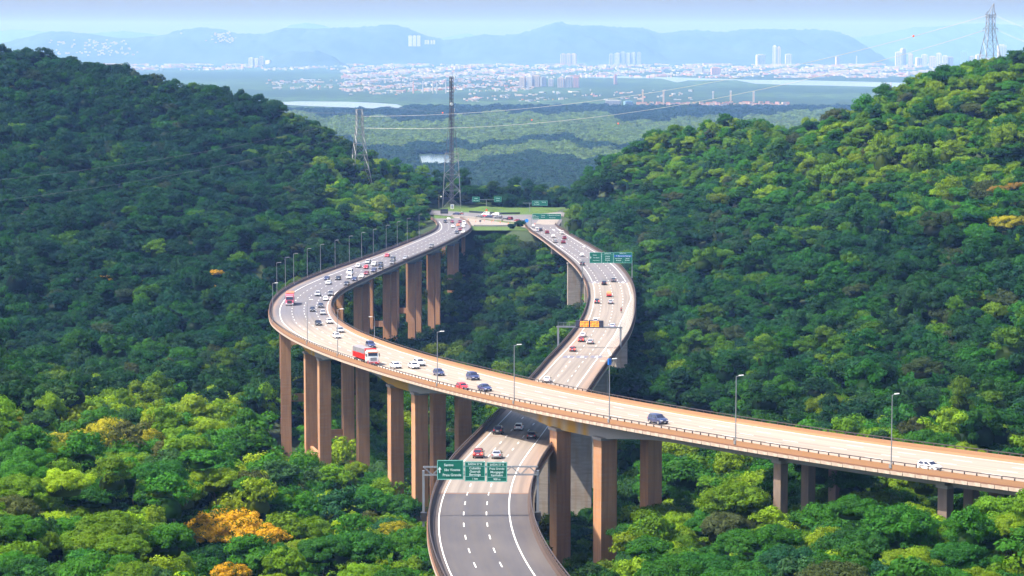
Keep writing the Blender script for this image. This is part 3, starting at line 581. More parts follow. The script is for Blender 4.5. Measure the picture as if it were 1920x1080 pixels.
# cable-stayed bridge
pb = onz(1661, 190, 0); s_ = pb[1]/F; o = empty('stayed_bridge', tuple(pb), label='distant cable-stayed bridge with two white pylons behind the right hill', cat='bridge')
for dx in (0, 13):
    MB().bar((dx*s_, dx*3, 0), (dx*s_, dx*3, 35*s_), 2.3*s_, 6, r2=1.5*s_).obj('pylon', CW[0], o)
b = MB()
for k in range(9): b.bar((0, 0, (33-k*1.5)*s_), (-(48-k*5)*s_, -60+k*5, 2*s_), .16*s_, 3)
tag(b.obj('stay_cable', CW[2], o), kind='stuff'); MB().box((-15*s_, 0, 1.8*s_), (80*s_, 14, 1.0*s_)).obj('deck', CW[2], o)
# low buildings: 220 as things, the rest as one mass
bands = [(1190, 1480, 197, 204, .9), (640, 1000, 132, 172, 1.0), (500, 700, 150, 168, .8), (640, 1640, 118, 146, 1.0), (190, 640, 114, 132, .8), (1000, 1300, 170, 188, .35), (870, 1010, 176, 192, .6), (1450, 1800, 120, 146, 1.2), (40, 250, 100, 125, .5), (640, 760, 172, 178, .8)]
cnt = 0; rest = [MB() for _ in range(5)]; tot = sum((b_[1]-b_[0])*(b_[3]-b_[2])*b_[4]/(b_[2]-85) for b_ in bands); items = []
for (x0, x1, y0, y1, dn) in bands:
    n = int((x1-x0)*(y1-y0)*dn/(y0-85)*5.6)
    for _ in range(n):
        x = random.uniform(x0, x1); y = max(122.3, random.uniform(y0, y1))
        if math.sin(x*.045+y*.5)+.6*math.sin(x*.11-y*.9)+random.gauss(0, .45) < -.1: continue
        s2 = .55+.45*(y-110)/90; big = random.random() < .12
        items.append((x, y, random.uniform(2, 6)*(3 if big else 1), random.uniform(1.2, 2.8)*(1.3 if random.random() < .15 else 1), random.choice([0, 0, 1, 1, 2, 2, 3])))
for i in range(46): items.append((1197+i*6.2, 197.5+random.uniform(-2.5, 2.5), 7, 4.6, 3 if i % 3 == 0 else 1))
items = [q for q in items if not (1270 < q[0] < 1720 and 147 < q[1] < 166) and not (500 < q[0] < 757 and 189 < q[1] < 206)]
def dist(x, y):
    if x > 1190 and y > 190: return 'on the walled estate beside the cream towers'
    if x < 600: return 'above the left hill'
    if x < 850: return 'left of the telecom mast'
    if x < 1050: return 'just right of the telecom mast'
    if x < 1280: return 'beneath the central hill'
    return 'along the bay toward the beach front'
items.sort(key=lambda q: -q[2]*q[3])
NB = ['long low pale building in the distant town', 'small white house in the distant town', 'small cream house with brownish roof in the distant town']
GB = ['long low pale buildings of the distant town', 'small white houses of the distant town', 'small cream houses of the distant town']
for i, (x, y, w_, h_, c) in enumerate(items):
    if i < 220: nm_ = '%s %s in the distant town %s' % ('long' if w_ > 13 else 'low', ['white building', 'cream building', 'grey building', 'pinkish building'][c], dist(x, y)); far_building(x, y, w_, h_, c, 4 if c in (1, 3) else 0, nm_, 0, nm_.replace(' building ', ' buildings '))
    else:
        p = onz(x, y, 0); s_ = p[1]/F; rest[c].box((p[0], p[1], h_*s_/2), (w_*s_, min(30, w_*s_), h_*s_), M=Matrix.Rotation(random.uniform(-.5, .5), 4, 'Z'))
for c in range(4):
    if rest[c].v: tag(rest[c].obj('distant_houses', CW[c], fix=False), kind='stuff')
# hillside houses on the left hills
b = MB()
for _ in range(130):
    x = random.choice([random.gauss(160, 60), random.gauss(190, 30), random.gauss(415, 14)]); 
    if x < 0 or x > 450: continue
    yy = random.uniform(74, 104) if x < 300 else random.uniform(60, 80)
    p = hill_hit(x, yy); b.box((p[0], p[1], p[2]), (random.uniform(9, 20), 14, random.uniform(8, 14)))
tag(b.obj('hillside_houses', CW[1], fix=False), kind='stuff')
# pale road across the marsh
def groundstrip(name, pts, wpx, m, dz=.8):
    b = MB(); vs = []
    for x, y in pts: p = onz(x, y, 0); vs += [(p[0], p[1], dz), (p[0], p[1]+wpx, dz)]
    b.add(vs, [(2*k, 2*k+1, 2*k+3, 2*k+2) for k in range(len(pts)-1)]); return tag(b.obj(name, m, fix=False), kind='structure')
groundstrip('marsh_road', [(690, 279), (740, 276), (770, 275), (800, 273), (830, 271.5), (868, 269.5)], 22, CW[1])
groundstrip('marsh_road', [(1090, 242), (1160, 241), (1220, 239), (1260, 238)], 30, CW[0])
# ------------------------------------------------------------ hilltop junction
M['apron'] = mat('junction paving', (.125, .122, .135), .9, noise=[(.1, .4, (.09, .088, .095), (1, 1, 1))]); M['palepave'] = mat('junction concrete', (.22, .195, .175), .9, noise=[(.1, .4, (.16, .14, .125), (1, 1, 1))])
def ribbon(name, pts, width, m, z, kind='structure'):
    P = np.array([onz(x, y, z)[:2] for x, y in pts]); b = MB(); vs = []; t = np.gradient(P, axis=0); t /= np.linalg.norm(t, axis=1)[:, None]
    for (p, d) in zip(P, t): vs += [(p[0]-d[1]*width/2, p[1]+d[0]*width/2, z), (p[0]+d[1]*width/2, p[1]-d[0]*width/2, z)]
    b.add(vs, [(2*k, 2*k+1, 2*k+3, 2*k+2) for k in range(len(pts)-1)]); return tag(b.obj(name, m, fix=False), kind=kind)
def patch(name, pts, m, z, kind='structure'):
    vs = [tuple(onz(x, y, z)) for x, y in pts]; return tag(MB().add(vs, [tuple(range(len(vs)))]).obj(name, m, fix=False), kind=kind)
ZP = 83.05
patch('grass_verge', [(822, 432), (1008, 432), (1040, 425), (1062, 404), (1060, 388), (960, 380), (900, 373), (818, 373), (812, 400)], M['grass'], ZP-.1)
patch('junction_concrete', [(838, 402), (872, 407), (900, 411), (1000, 424), (1022, 428), (1000, 433), (975, 424.5), (888, 424), (860, 412)], M['palepave'], ZP+.05)
patch('junction_road', [(806, 394), (845, 396), (900, 400), (950, 403), (1000, 402), (1060, 396), (1058, 408), (1046, 425), (1000, 430), (985, 419), (945, 414), (900, 410.5), (842, 405), (806, 402)], M['apron'], ZP+.12)
patch('junction_concrete', [(1004, 420), (1012, 408), (1030, 399), (1052, 399), (1054, 404), (1048, 412), (1044, 420), (1030, 422)], M['palepave'], ZP+.5)
def mound(name, cx, cy, rx, ry, h_, lab):
    c = onz(cx, cy, ZP); vs = []; n = 20; fs = []
    for j in range(7):
        t = j/6
        for i in range(n): a = 2*math.pi*i/n; vs.append((c[0]+rx*(1-t)*math.cos(a)*(1+.1*math.sin(3*a)), c[1]+ry*(1-t)*math.sin(a), ZP-.2+h_*math.sin(t*math.pi/2)))
    for j in range(6):
        for i in range(n): fs.append((j*n+i, j*n+(i+1) % n, (j+1)*n+(i+1) % n, (j+1)*n+i))
    tag(MB().add(vs, fs).obj(name, M['grass'], smooth=True), kind='structure')
mound('grass_mound', 908, 394, 9.5, 14, 2.4, ''); mound('grass_mound', 1024, 397, 7, 9, 1.7, ''); mound('grass_mound', 858, 388, 10, 12, 1.0, '')
def wall_run(name, pts, h_, th, m, label, cat):
    P = [Vector(onz(x, y, ZP)) for x, y in pts]; o = empty(name, tuple(P[0]), label=label, cat=cat)
    for k, (a, c) in enumerate(zip(P[:-1], P[1:])): d = c-a; MB().box((a+c)/2-P[0]+Vector((0, 0, h_/2)), (d.length, th, h_), M=Matrix.Rotation(math.atan2(d.y, d.x), 4, 'Z')).obj('barrier_segment', m, o)
wall_run('concrete_barrier', [(846, 405.5), (870, 407.5), (900, 410.8), (940, 414), (972, 418)], .8, .35, M['under'], 'concrete barrier between the junction road and the coned-off concrete', 'barrier')
wall_run('concrete_barrier', [(880, 398), (910, 400), (940, 401.5), (975, 401)], .9, .35, M['darkpanel'], 'dark barrier at the back of the junction road below the mound', 'barrier')
wall_run('guard_rail', [(888, 424), (930, 424.3), (968, 424)], .7, .15, M['steel'], 'guard rail on the front edge of the junction concrete above the grass', 'guard rail')
# low dark building and white sign behind the junction
c = onz(860, 385, ZP); o = empty('roadside_building', tuple(c), label='long low dark roofed building at the foot of the telecom mast', cat='building')
MB().box((-2, 4, 1.7), (20, 6, 3.4)).obj('wall', mat('dull grey wall', (.16, .16, .19), .9), o); MB().prism([(0.4, 3.3), (4, 4.7), (7.6, 3.3)], -12.6, 8.6).obj('roof', mat('dark purple-grey roof', (.06, .055, .075), .8), o)
for x in (-8, -3, 3): MB().box((x, .96, 1.6), (1.6, .1, 1.1)).obj('window', M['glass'], o)
# ------------------------------------------------------------ signs and gantries
def panel(root, x, z, w_, h_, y, lines, arrow=False, blue=None, rules=()):
    o = MB().box((x, y, z), (w_, .12, h_)).obj('sign_panel', M['sign'], root)
    e = MB()
    for (cx, cz, sx, sz) in ((x, z+h_/2-.07, w_-.1, .09), (x, z-h_/2+.07, w_-.1, .09), (x-w_/2+.07, z, .09, h_-.1), (x+w_/2-.07, z, .09, h_-.1)): e.box((cx, y-.075, cz), (sx, .03, sz))
    for r in rules: e.box((x, y-.077, z+r*h_), (w_-.2, .03, .05))
    e.obj('sign_border', M['signedge'], o)
    if blue: MB().box((x, y-.08, z+blue[0]*h_), (w_-.3, .04, blue[1]*h_)).obj('blue_band', M['signblue'], o)
    for (t, fx, fz, sz) in lines:
        me = font_mesh(t, sz, M['lettering'], .004); l = link('lettering', me, o); l.location = (x+fx*w_, y-.115, z+fz*h_); l.rotation_euler = (math.pi/2, 0, 0)
    if arrow: MB().add([(x-w_*.40+a*.55, y-.11, z+c*.55) for a, c in ((-.16, -.8), (.16, -.8), (.16, .1), (.5, .1), (0, .9), (-.5, .1), (-.16, .1))], [tuple(range(7))]).obj('arrow', M['lettering'], o, fix=False)
    return o
def gantry(D, s, label, panels, ztop, uL=None, uR=None, depth=.8, face=-1, name='sign_gantry'):
    hw = float(np.interp(s, D['s'], D['w'])/2); p = dp(D, s, 0); root = empty(name, tuple(p), label=label, cat='road sign')
    uL = -hw-.9 if uL is None else uL; uR = hw+.9 if uR is None else uR
    f = dframe(D, s, -1).to_3x3(); n = Vector((*[np.interp(s, D['s'], D['N'][:, k]) for k in range(2)], 0)).normalized()
    root.rotation_euler = (0, 0, math.atan2(n.y, n.x))
    for u in (uL, uR):
        MB().box((u, 0, (ztop-1.0)/2-.5), (.36, .36, ztop+.9)).obj('post', M['steel'], root); MB().box((u, 0, .0), (.9, .9, 1.3)).obj('post_base', M['trim'], root)
    z0, z1 = ztop-1.2, ztop; b = MB()
    for z in (z0, z1):
        for y in (-depth/2, depth/2): b.box(((uL+uR)/2, y, z), (uR-uL, .11, .11))
    b.obj('truss_chord', M['steel'], root); b = MB(); n_ = int((uR-uL)/1.3)
    for k in range(n_):
        a = uL+(uR-uL)*k/n_; c = uL+(uR-uL)*(k+1)/n_
        for y in (-depth/2, depth/2): b.bar((a, y, z0 if k % 2 else z1), (c, y, z1 if k % 2 else z0), .05)
        b.bar((a, -depth/2, z1), (a, depth/2, z1), .05)
    tag(b.obj('truss_brace', M['steel'], root), kind='stuff')
    for q in panels: panel(root, *q[:4], -depth/2-.18, **q[4])
    return root
s, u = find(DL, 900, 962)
s = find(DL, 905, 968)[0]
gantry(DL, s, 'large green three-panel direction gantry over the nearest stretch of the lower road', [
    (-4.5, 7.15, 3.95, 2.95, dict(lines=[('Santos', -.06, .25, .52), ('São Vicente', .07, 0, .5), ('Praia Grande', .06, -.26, .52)], arrow=True)),
    (-.85, 6.9, 3.05, 2.95, dict(lines=[('SAÍDA 57 B', 0, .375, .42), ('Cubatão', 0, .17, .50), ('Guarujá', 0, 0, .50), ('Bertioga', 0, -.16, .50), ('1 km', 0, -.37, .42)], rules=(.27, -.26))),
    (2.4, 6.8, 3.05, 2.95, dict(lines=[('SAÍDA 57 A', 0, .375, .42), ('Praia Grande', 0, .17, .42), ('Mongaguá', 0, 0, .48), ('Itanhaém', 0, -.16, .48), ('900 m', 0, -.37, .42)], rules=(.27, -.26)))], 7.5)
s2 = find(DL, 1135, 524)[0]
P2 = [('Santos', -.06, .25, .55), ('São Vicente', .07, 0, .5), ('Praia Grande', .06, -.26, .48)]
def p3(k=1): return [(-4.6*k, 8.6, 4.6*k, 4.2, dict(lines=P2, arrow=True)), (.1*k, 8.6, 4.6*k, 4.2, dict(lines=[('SAÍDA 57 B', 0, .39, .5), ('Cubatão', 0, .13, .55), ('Guarujá', 0, -.05, .55), ('Bertioga', 0, -.22, .55), ('↓', 0, -.4, .5)], rules=(.28,))),
    (6.1*k, 8.6, 7.2*k, 4.2, dict(lines=[('SAÍDA 57 A', 0, .40, .5), ('P. Manoel da Nóbrega', .03, .16, .62), ('Praia Grande', -.24, -.07, .5), ('Mongaguá', -.24, -.24, .5), ('Cubatão', .24, -.07, .5), ('Itanhaém', .24, -.24, .5), ('↓     ↓', .05, -.41, .45)], blue=(.16, .2)))]
gantry(DL, s2, 'green gantry with a blue band over the top of the right bend', p3(), 8.0)
# the sign group at the far end
def pole_sign(px, py, D, z0, label, w_, h_, zc, lines, posts, name='road_sign', blue=None, rz=0.0):
    c = at(px, py, D); g = z0; o = empty(name, (c[0], c[1], g), rz=rz, label=label, cat='road sign')
    for x in posts: MB().bar((x, .25, 0), (x, .25, zc), .16, 6).obj('post', M['steel'], o)
    if posts: MB().box((sum(posts)/len(posts)*.5, .2, zc), (w_*.9+abs(posts[0]), .12, .2)).obj('crossbar', M['steel'], o)
    panel(o, 0, zc, w_, h_, 0, lines, blue=blue); return o
pole_sign(1025, 407, 1262, ZP+.2, 'wide green three-part sign over the far end of the lower road', 14.8, 3.0, 5.0, [('Santos', -.42, .2, .6), ('São Vicente', -.38, -.05, .6), ('Praia Grande', -.38, -.3, .6), ('Cubatão', -.13, .2, .6), ('Guarujá', -.13, -.1, .6), ('P. Manoel da Nóbrega', .24, .22, .7), ('Praia Grande', .2, -.2, .6)], [-7.8, 7.8], 'sign_gantry').location.z += 1.2
pole_sign(1012, 385, 1385, ZP, 'green rectangular sign on a single tall grey pole behind the far gantry', 8.8, 2.8, 5.2, [('Cubatão', -.2, .2, .7), ('Guarujá', .25, .2, .7), ('São Vicente', -.2, -.2, .7)], [-5.6])
a = pole_sign(912, 380, 1420, ZP, 'two small green panels on one grey pole above the grass mound', 4.2, 3.0, 5.6, [('Santos', 0, .2, .7), ('São Vicente', 0, -.2, .6)], [])
a.location = onz(912, 392, ZP); 
for ch in list(a.children): ch.location.x -= 6.0
panel(a, 6.6, 5.6, 4.2, 3.0, 0, [('Cubatão', 0, .2, .7), ('Guarujá', 0, -.2, .6)])
MB().bar((0, .3, 0), (0, .3, 5.6), .2, 6).obj('post', M['steel'], a); MB().box((0, .25, 5.4), (9, .12, .25)).obj('crossbar', M['steel'], a)
# dark matrix panel and white pictogram board
c = onz(833, 407, ZP); o = empty('message_board', tuple(c), label='dark blank message board beside the far end of the upper road', cat='road sign'); MB().box((0, 0, 3.2), (4.2, .3, 2.6)).obj('panel', M['darkpanel'], o); MB().box((0, -.17, 2.9), (3.9, .04, .12)).obj('ledge', M['steel'], o)
for x in (-1.4, 1.4): MB().bar((x, .1, 0), (x, .1, 2), .12, 6).obj('post', M['steel'], o)
c = onz(848, 394, ZP); o = empty('road_sign', tuple(c), label='white board with rounded top on a post left of the grass mound', cat='road sign'); MB().box((0, 0, 2.0), (2.0, .12, 2.6)).obj('panel', M['white'], o); MB().bar((0, .1, 0), (0, .1, 2), .1, 6).obj('post', M['steel'], o)
for z in (1.4, 2.1, 2.7): MB().box((0, -.08, z), (1.1, .04, .35)).obj('pictogram', M['signblue' if z > 2.5 else 'darkpanel'], o)
c = onz(900.5, 421, ZP); o = empty('warning_sign', tuple(c), label='dark diamond warning sign standing on the pale junction concrete', cat='road sign'); MB().bar((0, .05, 0), (0, .05, 1.6), .06, 6).obj('post', M['steel'], o); MB().box((0, 0, 1.9), (1.0, .06, 1.0), M=Matrix.Rotation(math.pi/4, 4, 'Y')).obj('plate', M['darkpanel'], o)
c = onz(912, 401, ZP); o = empty('warning_sign', tuple(c), label='orange diamond roadworks sign at the foot of the grass mound', cat='road sign'); MB().bar((0, .05, 0), (0, .05, 1.6), .06, 6).obj('post', M['steel'], o); MB().box((0, 0, 2.1), (1.1, .06, 1.1), M=Matrix.Rotation(math.pi/4, 4, 'Y')).obj('plate', M['cone'], o)
c = onz(989, 423, ZP+.3); o = empty('round_sign', tuple(c), label='round blue sign on the post where the lower viaduct begins', cat='road sign'); MB().bar((0, .1, 0), (0, .1, 3.4), .08, 6).obj('post', M['steel'], o); MB().bar((-.4, 0, 2.6), (-.4, -.1, 2.6), .95, 16).obj('disc', mat('bright blue disc', (.03, .25, .75), .4), o)
for k, (x, y) in enumerate(((892, 416), (922, 416.5), (925, 414.5), (938, 418), (865, 410), (878, 413), (908, 414.5), (1003, 421), (953, 420))):
    c = onz(x, y, ZP+.06); o = empty('traffic_cone', tuple(c), label=ORD[sorted([892, 922, 925, 938, 865, 878, 908, 1003, 953]).index(x)]+' orange traffic cone from the left on the junction concrete', cat='traffic cone', group='traffic cones along the junction closure'); MB().bar((0, 0, 0), (0, 0, .95), .24, 8, r2=.05).obj('cone', M['cone'], o); MB().box((0, 0, .03), (.55, .55, .06)).obj('base', M['black'], o)
b = MB().add([tuple(onz(x, y, ZP+.6)) for x, y in ((1000.5, 421), (1004.5, 414), (1006.5, 414), (1003, 421))], [(0, 1, 2, 3)])
# amber variable message sign
s3 = find(DL, 1096, 652)[0]; p = dp(DL, s3, 0); hw = float(np.interp(s3, DL['s'], DL['w'])/2)
root = empty('message_gantry', tuple(p), label='lit amber message board gantry spanning the lower road above the painted numbers', cat='road sign'); n = Vector((*[np.interp(s3, DL['s'], DL['N'][:, k]) for k in range(2)], 0)).normalized(); root.rotation_euler = (0, 0, math.atan2(n.y, n.x))
for u in (-hw-.8, hw+.2): MB().box((u, 0, 2.6), (.5, .5, 6.2)).obj('post', M['steel'], root)
MB().box((-.3, 0, 5.9), (2*hw+2, .7, .35)).obj('walkway', M['steel'], root); b = MB()
for z in (6.3, 6.75, 7.2): b.box((-.3, -.45, z), (2*hw+1.4, .05, .05))
for k in range(12): b.box((-hw-.8+k*(2*hw+1)/11, -.45, 6.6), (.06, .06, 1.3))
tag(b.obj('walkway_rail', M['steel'], root), kind='stuff'); MB().box((-.2, -.75, 6.9), (7.9, .55, 2.0)).obj('display_box', M['darkpanel'], root)
dsp = MB()
for r_ in range(4):
    for k in range(13):
        if k == 6: continue
        w_ = .30 if (k*7+r_*3) % 4 else .18; dsp.box((-.2+(k-6)*.42, -1.06, 7.55-r_*.42), (w_, .03, .27))
dsp.obj('display_text', M['amber'], root)
# ------------------------------------------------------------ street lamps
def lamp(D, px, py, hgt, label, s=None, u=None, head=1, group=None, hm=None):
    if s is None: s, u = find(D, px, py)
    hw = float(np.interp(s, D['s'], D['w'])/2); u = math.copysign(hw+.05, u); p = dp(D, s, u, .3); n = Vector((*[np.interp(s, D['s'], D['N'][:, k]) for k in range(2)], 0)).normalized()*(-1 if u > 0 else 1)
    o = empty('street_lamp', tuple(p), rz=math.atan2(n.y, n.x), label=label, cat='street lamp', group=group)
    MB().bar((0, 0, 0), (0, 0, hgt), .11, 6, r2=.06).obj('pole', M['steel'], o); MB().box((0, 0, .25), (.5, .5, .6)).obj('base_plate', M['steel'], o)
    MB().bar((0, 0, hgt-.05), (1.1, 0, hgt+.12), .06, 6).obj('arm', M['steel'], o); MB().prism([(-.16, 0), (.16, 0), (.11, .12), (-.11, .12)], .6, 1.5, axis=0).obj('lamp_head', hm or M['white'], o).location = (0, 0, hgt+.05)
    return o
for px, py, l in ((1653, 884, 'street lamp between the white hatchback and the short dark bent'), (1359, 840, 'street lamp right of the dark navy estate car'), (1124, 797, 'street lamp with a blue box at its top'), (943, 764, 'street lamp left of the roads crossing'), (801, 727, 'street lamp in front of the two white cars'), (617, 672, 'street lamp left of the red tipper truck'), (561, 648, 'street lamp on the near rail where the bend begins'), (513, 607, 'street lamp at the outermost tip of the bend')):
    o = lamp(DU, px, py, 11.3, l)
    if px == 1124: MB().box((0, 0, 10.9), (.55, .4, 1.1)).obj('blue_box', M['signblue'], o)
o = lamp(DU, 692, 634, 6.0, 'street lamp behind the dark car on the inner rail', s=find(DU, 692, 640)[0], u=9)
for k, px in enumerate((525, 545, 562, 590, 618, 646, 673, 696, 718, 740, 760, 779, 800)):
    ye = np.interp(px, [525, 555, 592, 642, 717, 780, 822], [556, 538, 523, 506, 480, 455, 437]); lamp(DU, px, ye, 11.0, ORD[k]+' tall thin street lamp after the bend tip along the outer rail', group='street lamps along the far outer rail', hm=M['lattice'])
# small antenna lamps at the junction
for px, py, l in ((823, 392, 'wooden pole with white lamp left of the telecom mast'), (1186, 0, '')):
    if not l: continue
    c = onz(px, py, ZP); o = empty('lamp_post', tuple(c), label=l, cat='street lamp'); MB().bar((0, 0, 0), (0, 0, 8.5), .16, 6).obj('pole', M['bark'], o); MB().sphere((1.3, 0, 7.2), .45, 8).obj('lamp_globe', M['white'], o); MB().bar((0, 0, 7.2), (1.2, 0, 7.2), .06, 5).obj('arm', M['steel'], o)
# ------------------------------------------------------------ pylons and mast
def lattice(root, hgt, w0, w1, m, zb=0, seg=8, r=.12, x=0, waist=None, name='leg', bname='bracing'):
    """four legs and X bracing; waist: list of (z fraction, half width)"""
    prof = waist or [(0, w0/2), (1, w1/2)]
    hwf = lambda t: float(np.interp(t, [q[0] for q in prof], [q[1] for q in prof]))
    ts = [0]; 
    while ts[-1] < 1: ts.append(min(1, ts[-1]+max(.02, hwf(ts[-1])*1.9/hgt)))
    for sx, sy in ((-1, -1), (1, -1), (1, 1), (-1, 1)):
        b = MB()
        for a, c in zip(ts[:-1], ts[1:]): b.bar((x+sx*hwf(a), sy*hwf(a), zb+a*hgt), (x+sx*hwf(c), sy*hwf(c), zb+c*hgt), r)
        b.obj(name, m, root)
    b = MB()
    for a, c in zip(ts[:-1], ts[1:]):
        A, Cc = hwf(a), hwf(c); q = [(-1, -1), (1, -1), (1, 1), (-1, 1)]
        for i in range(4):
            p0, p1 = q[i], q[(i+1) % 4]
            b.bar((x+p0[0]*A, p0[1]*A, zb+a*hgt), (x+p1[0]*Cc, p1[1]*Cc, zb+c*hgt), r*.6, 3); b.bar((x+p1[0]*A, p1[1]*A, zb+a*hgt), (x+p0[0]*Cc, p0[1]*Cc, zb+c*hgt), r*.6, 3)
            b.bar((x+p0[0]*Cc, p0[1]*Cc, zb+c*hgt), (x+p1[0]*Cc, p1[1]*Cc, zb+c*hgt), r*.6, 3)
    tag(b.obj(bname, m, root), kind='stuff')
def crossarm(root, z, half, m, hw, r=.09):
    for sx in (-1, 1):
        b = MB(); b.bar((sx*hw, -hw, z), (sx*half, 0, z), r).bar((sx*hw, hw, z), (sx*half, 0, z), r).bar((sx*hw, 0, z+1.5), (sx*half, 0, z), r).bar((sx*half, 0, z), (sx*half, 0, z-1.6), r*.7); b.obj('crossarm', m, root)
# great pylon on the right ridge
pt = at(1858, 8, 1180); pbz = at(1858, 128, 1180); g = float(gz(pt[0], 1180)); hh = pt[2]-g+0; o = empty('power_pylon', (pt[0], 1180, g), rz=.25, label='great lattice pylon standing on the right ridge against the sky', cat='pylon')
top = hh; s_ = 1180/F
zz_ = lambda py: at(1858, py, 1180)[2]-g
lattice(o, zz_(28), 0, 0, M['lattice'], waist=[(0, 17*s_+1), (zz_(120)/zz_(28), 17*s_), (zz_(58)/zz_(28), 6.5*s_), (1, 6*s_)], r=.16)
b = MB(); t0 = zz_(28); 
for sx in (-1, 1):
    for sy in (-1, 1): b.bar((sx*6*s_, sy*6*s_, t0), (6*s_, 0, zz_(6)), .13)
    b.bar((sx*6*s_, 0, t0), (-9*s_, 0, t0), .12)
b.bar((-9*s_, 0, t0), (2*s_, 0, zz_(12)), .12).obj('peak', M['lattice'], o)
for py, hf in ((27, 11), (54, 15)): crossarm(o, zz_(py), hf*s_, M['lattice'], 6.2*s_, .12)
PY1 = (pt[0], 1180.0)
def pylon(px, ptop, pbase, D, label, wb, arms, tw, m):
    t = at(px, ptop, D); bb = at(px, pbase, D); g = min(float(gz(t[0], D)), bb[2]); o = empty('power_pylon', (t[0], D, g), rz=.35, label=label, cat='pylon'); s_ = D/F
    zt = t[2]-g; zb = bb[2]-g; lattice(o, zt, 0, 0, m, waist=[(0, wb*s_/2*1.1), (max(zb/zt, .01), wb*s_/2), (.62+.38*zb/zt, tw*s_*.75), (.8, tw*s_/2), (1, tw*s_/2)], r=.19)
    for (py, hf) in arms: crossarm(o, at(px, py, D)[2]-g, hf*s_, m, tw*s_/2, .12)
    return o
pylon(674, 205, 355, 1395, 'grey lattice pylon rising from the bright trees left of the telecom mast', 36, [(222, 8), (250, 8)], 11, M['lattice'])
pylon(345, 178, 240, 1440, 'small grey pylon with three pairs of arms on the dark hillside', 13, [(190, 10), (202, 12), (213, 13)], 5, M['lattice'])
pylon(1805, 125, 160, 1500, 'thin pylon half hidden behind the right ridge trees', 9, [(132, 5)], 5, M['lattice'])
# telecom mast
c = onz(847, 389, ZP); o = empty('telecom_mast', tuple(c), label='tall dark telecom mast with antennas standing inside a lighter lattice base at the junction', cat='mast'); D = c[1]; s_ = D/F; Z = lambda py: CZ-(py-YH)/F*D*1.0-ZP+1.2
lattice(o, Z(147), 0, 0, M['darklattice'], waist=[(0, 3.2*s_), (.45, 3.4*s_), (1, 3.4*s_)], r=.21)
MB().bar((0, 0, 0), (0, 0, Z(149)), .42, 6).obj('cable_ladder', M['darklattice'], o)
lattice(o, Z(290), 0, 0, M['lattice'], waist=[(0, 17*s_), (1, 12*s_)], r=.18, name='base_leg', bname='base_bracing')
b = MB()
for sx in (-1, 1):
    for sy in (-1, 1): b.bar((sx*10*s_, sy*10*s_, Z(290)), (sx*3.6*s_, sy*3.6*s_, Z(205)), .11)
b.obj('shoulder_brace', M['darklattice'], o)
for k in range(9):
    z = Z(150+k*7.5+(k > 5)*14); a = k*2.1; MB().box((math.cos(a)*1.7, math.sin(a)*1.7, z), (.5, .5, 2.0)).obj('antenna', M['white' if k % 3 == 0 else 'darkpanel'], o)
MB().bar((0, -1.5, Z(198)), (.2, -2.1, Z(198)), .9, 12).obj('dish', M['white'], o); MB().bar((.6, 0, Z(148)), (.6, 0, Z(143)), .06).obj('lightning_rod', M['darklattice'], o)
# cables
M['cable'] = mat('aluminium cable', (.5, .5, .47), .5, .4); M['ball'] = mat('orange marker ball', (.85, .15, .06), .5)
def cable(p0, p1, sag, label, r=.07, n=2, off=1.0, balls=(), group=None, cm=None):
    p0 = Vector(p0); p1 = Vector(p1); root = empty('power_line', tuple(p0), label=label, cat='power line', group=group); side = (p1-p0).cross(Vector((0, 0, 1))).normalized()
    for k in range(n):
        b = MB(); pts = []
        for i in range(29): t = i/28; q = p0.lerp(p1, t)-Vector((0, 0, 4*sag*t*(1-t)))+side*(k-(n-1)/2)*off-p0; pts.append(q)
        for a, c in zip(pts[:-1], pts[1:]): b.bar(a, c, r, 3)
        b.obj('wire', M['cable'] if r > .04 else M['lattice'], root, fix=False)
    for t in balls:
        q = p0.lerp(p1, t)-Vector((0, 0, 4*sag*t*(1-t)))-p0+side*(-(n-1)/2)*off; MB().sphere(tuple(q), .55, 8).obj('marker_ball', M['ball'], root)
cable(at(1850, 29, 1178), at(682, 218, 1392), 12, 'upper pair of pale cables strung from the great pylon across the plain', balls=(.1,), r=.075)
cable(at(1848, 56, 1178), at(682, 240, 1392), 14, 'lower pair of pale cables strung from the great pylon across the plain', balls=(), r=.075)
cable(at(1900, 190, 1400), at(690, 195, 1600), 13, 'thin cable with orange marker balls sagging across the marsh', r=.04, n=1, balls=(.25, .42, .58, .72, .87), off=0)
cable(at(1866, 28, 1178), at(2060, 70, 900), 3, 'upper cable leaving the great pylon to the right', r=.05, n=2)
cable(at(1870, 55, 1178), at(2060, 98, 900), 3, 'lower cable leaving the great pylon to the right', r=.05, n=2)
cable(at(668, 222, 1392), at(-80, 345, 960), 4, 'upper cables crossing the dark left hillside', r=.016)
cable(at(668, 250, 1392), at(-80, 385, 930), 4, 'lower cables crossing the dark left hillside', r=.016)
cable(at(355, 190, 1440), at(668, 212, 1394), 2, 'thin cables between the two left pylons', r=.04)
cable(at(335, 202, 1440), at(-80, 190, 1440), 4, 'thin cables running left from the small pylon', r=.03)
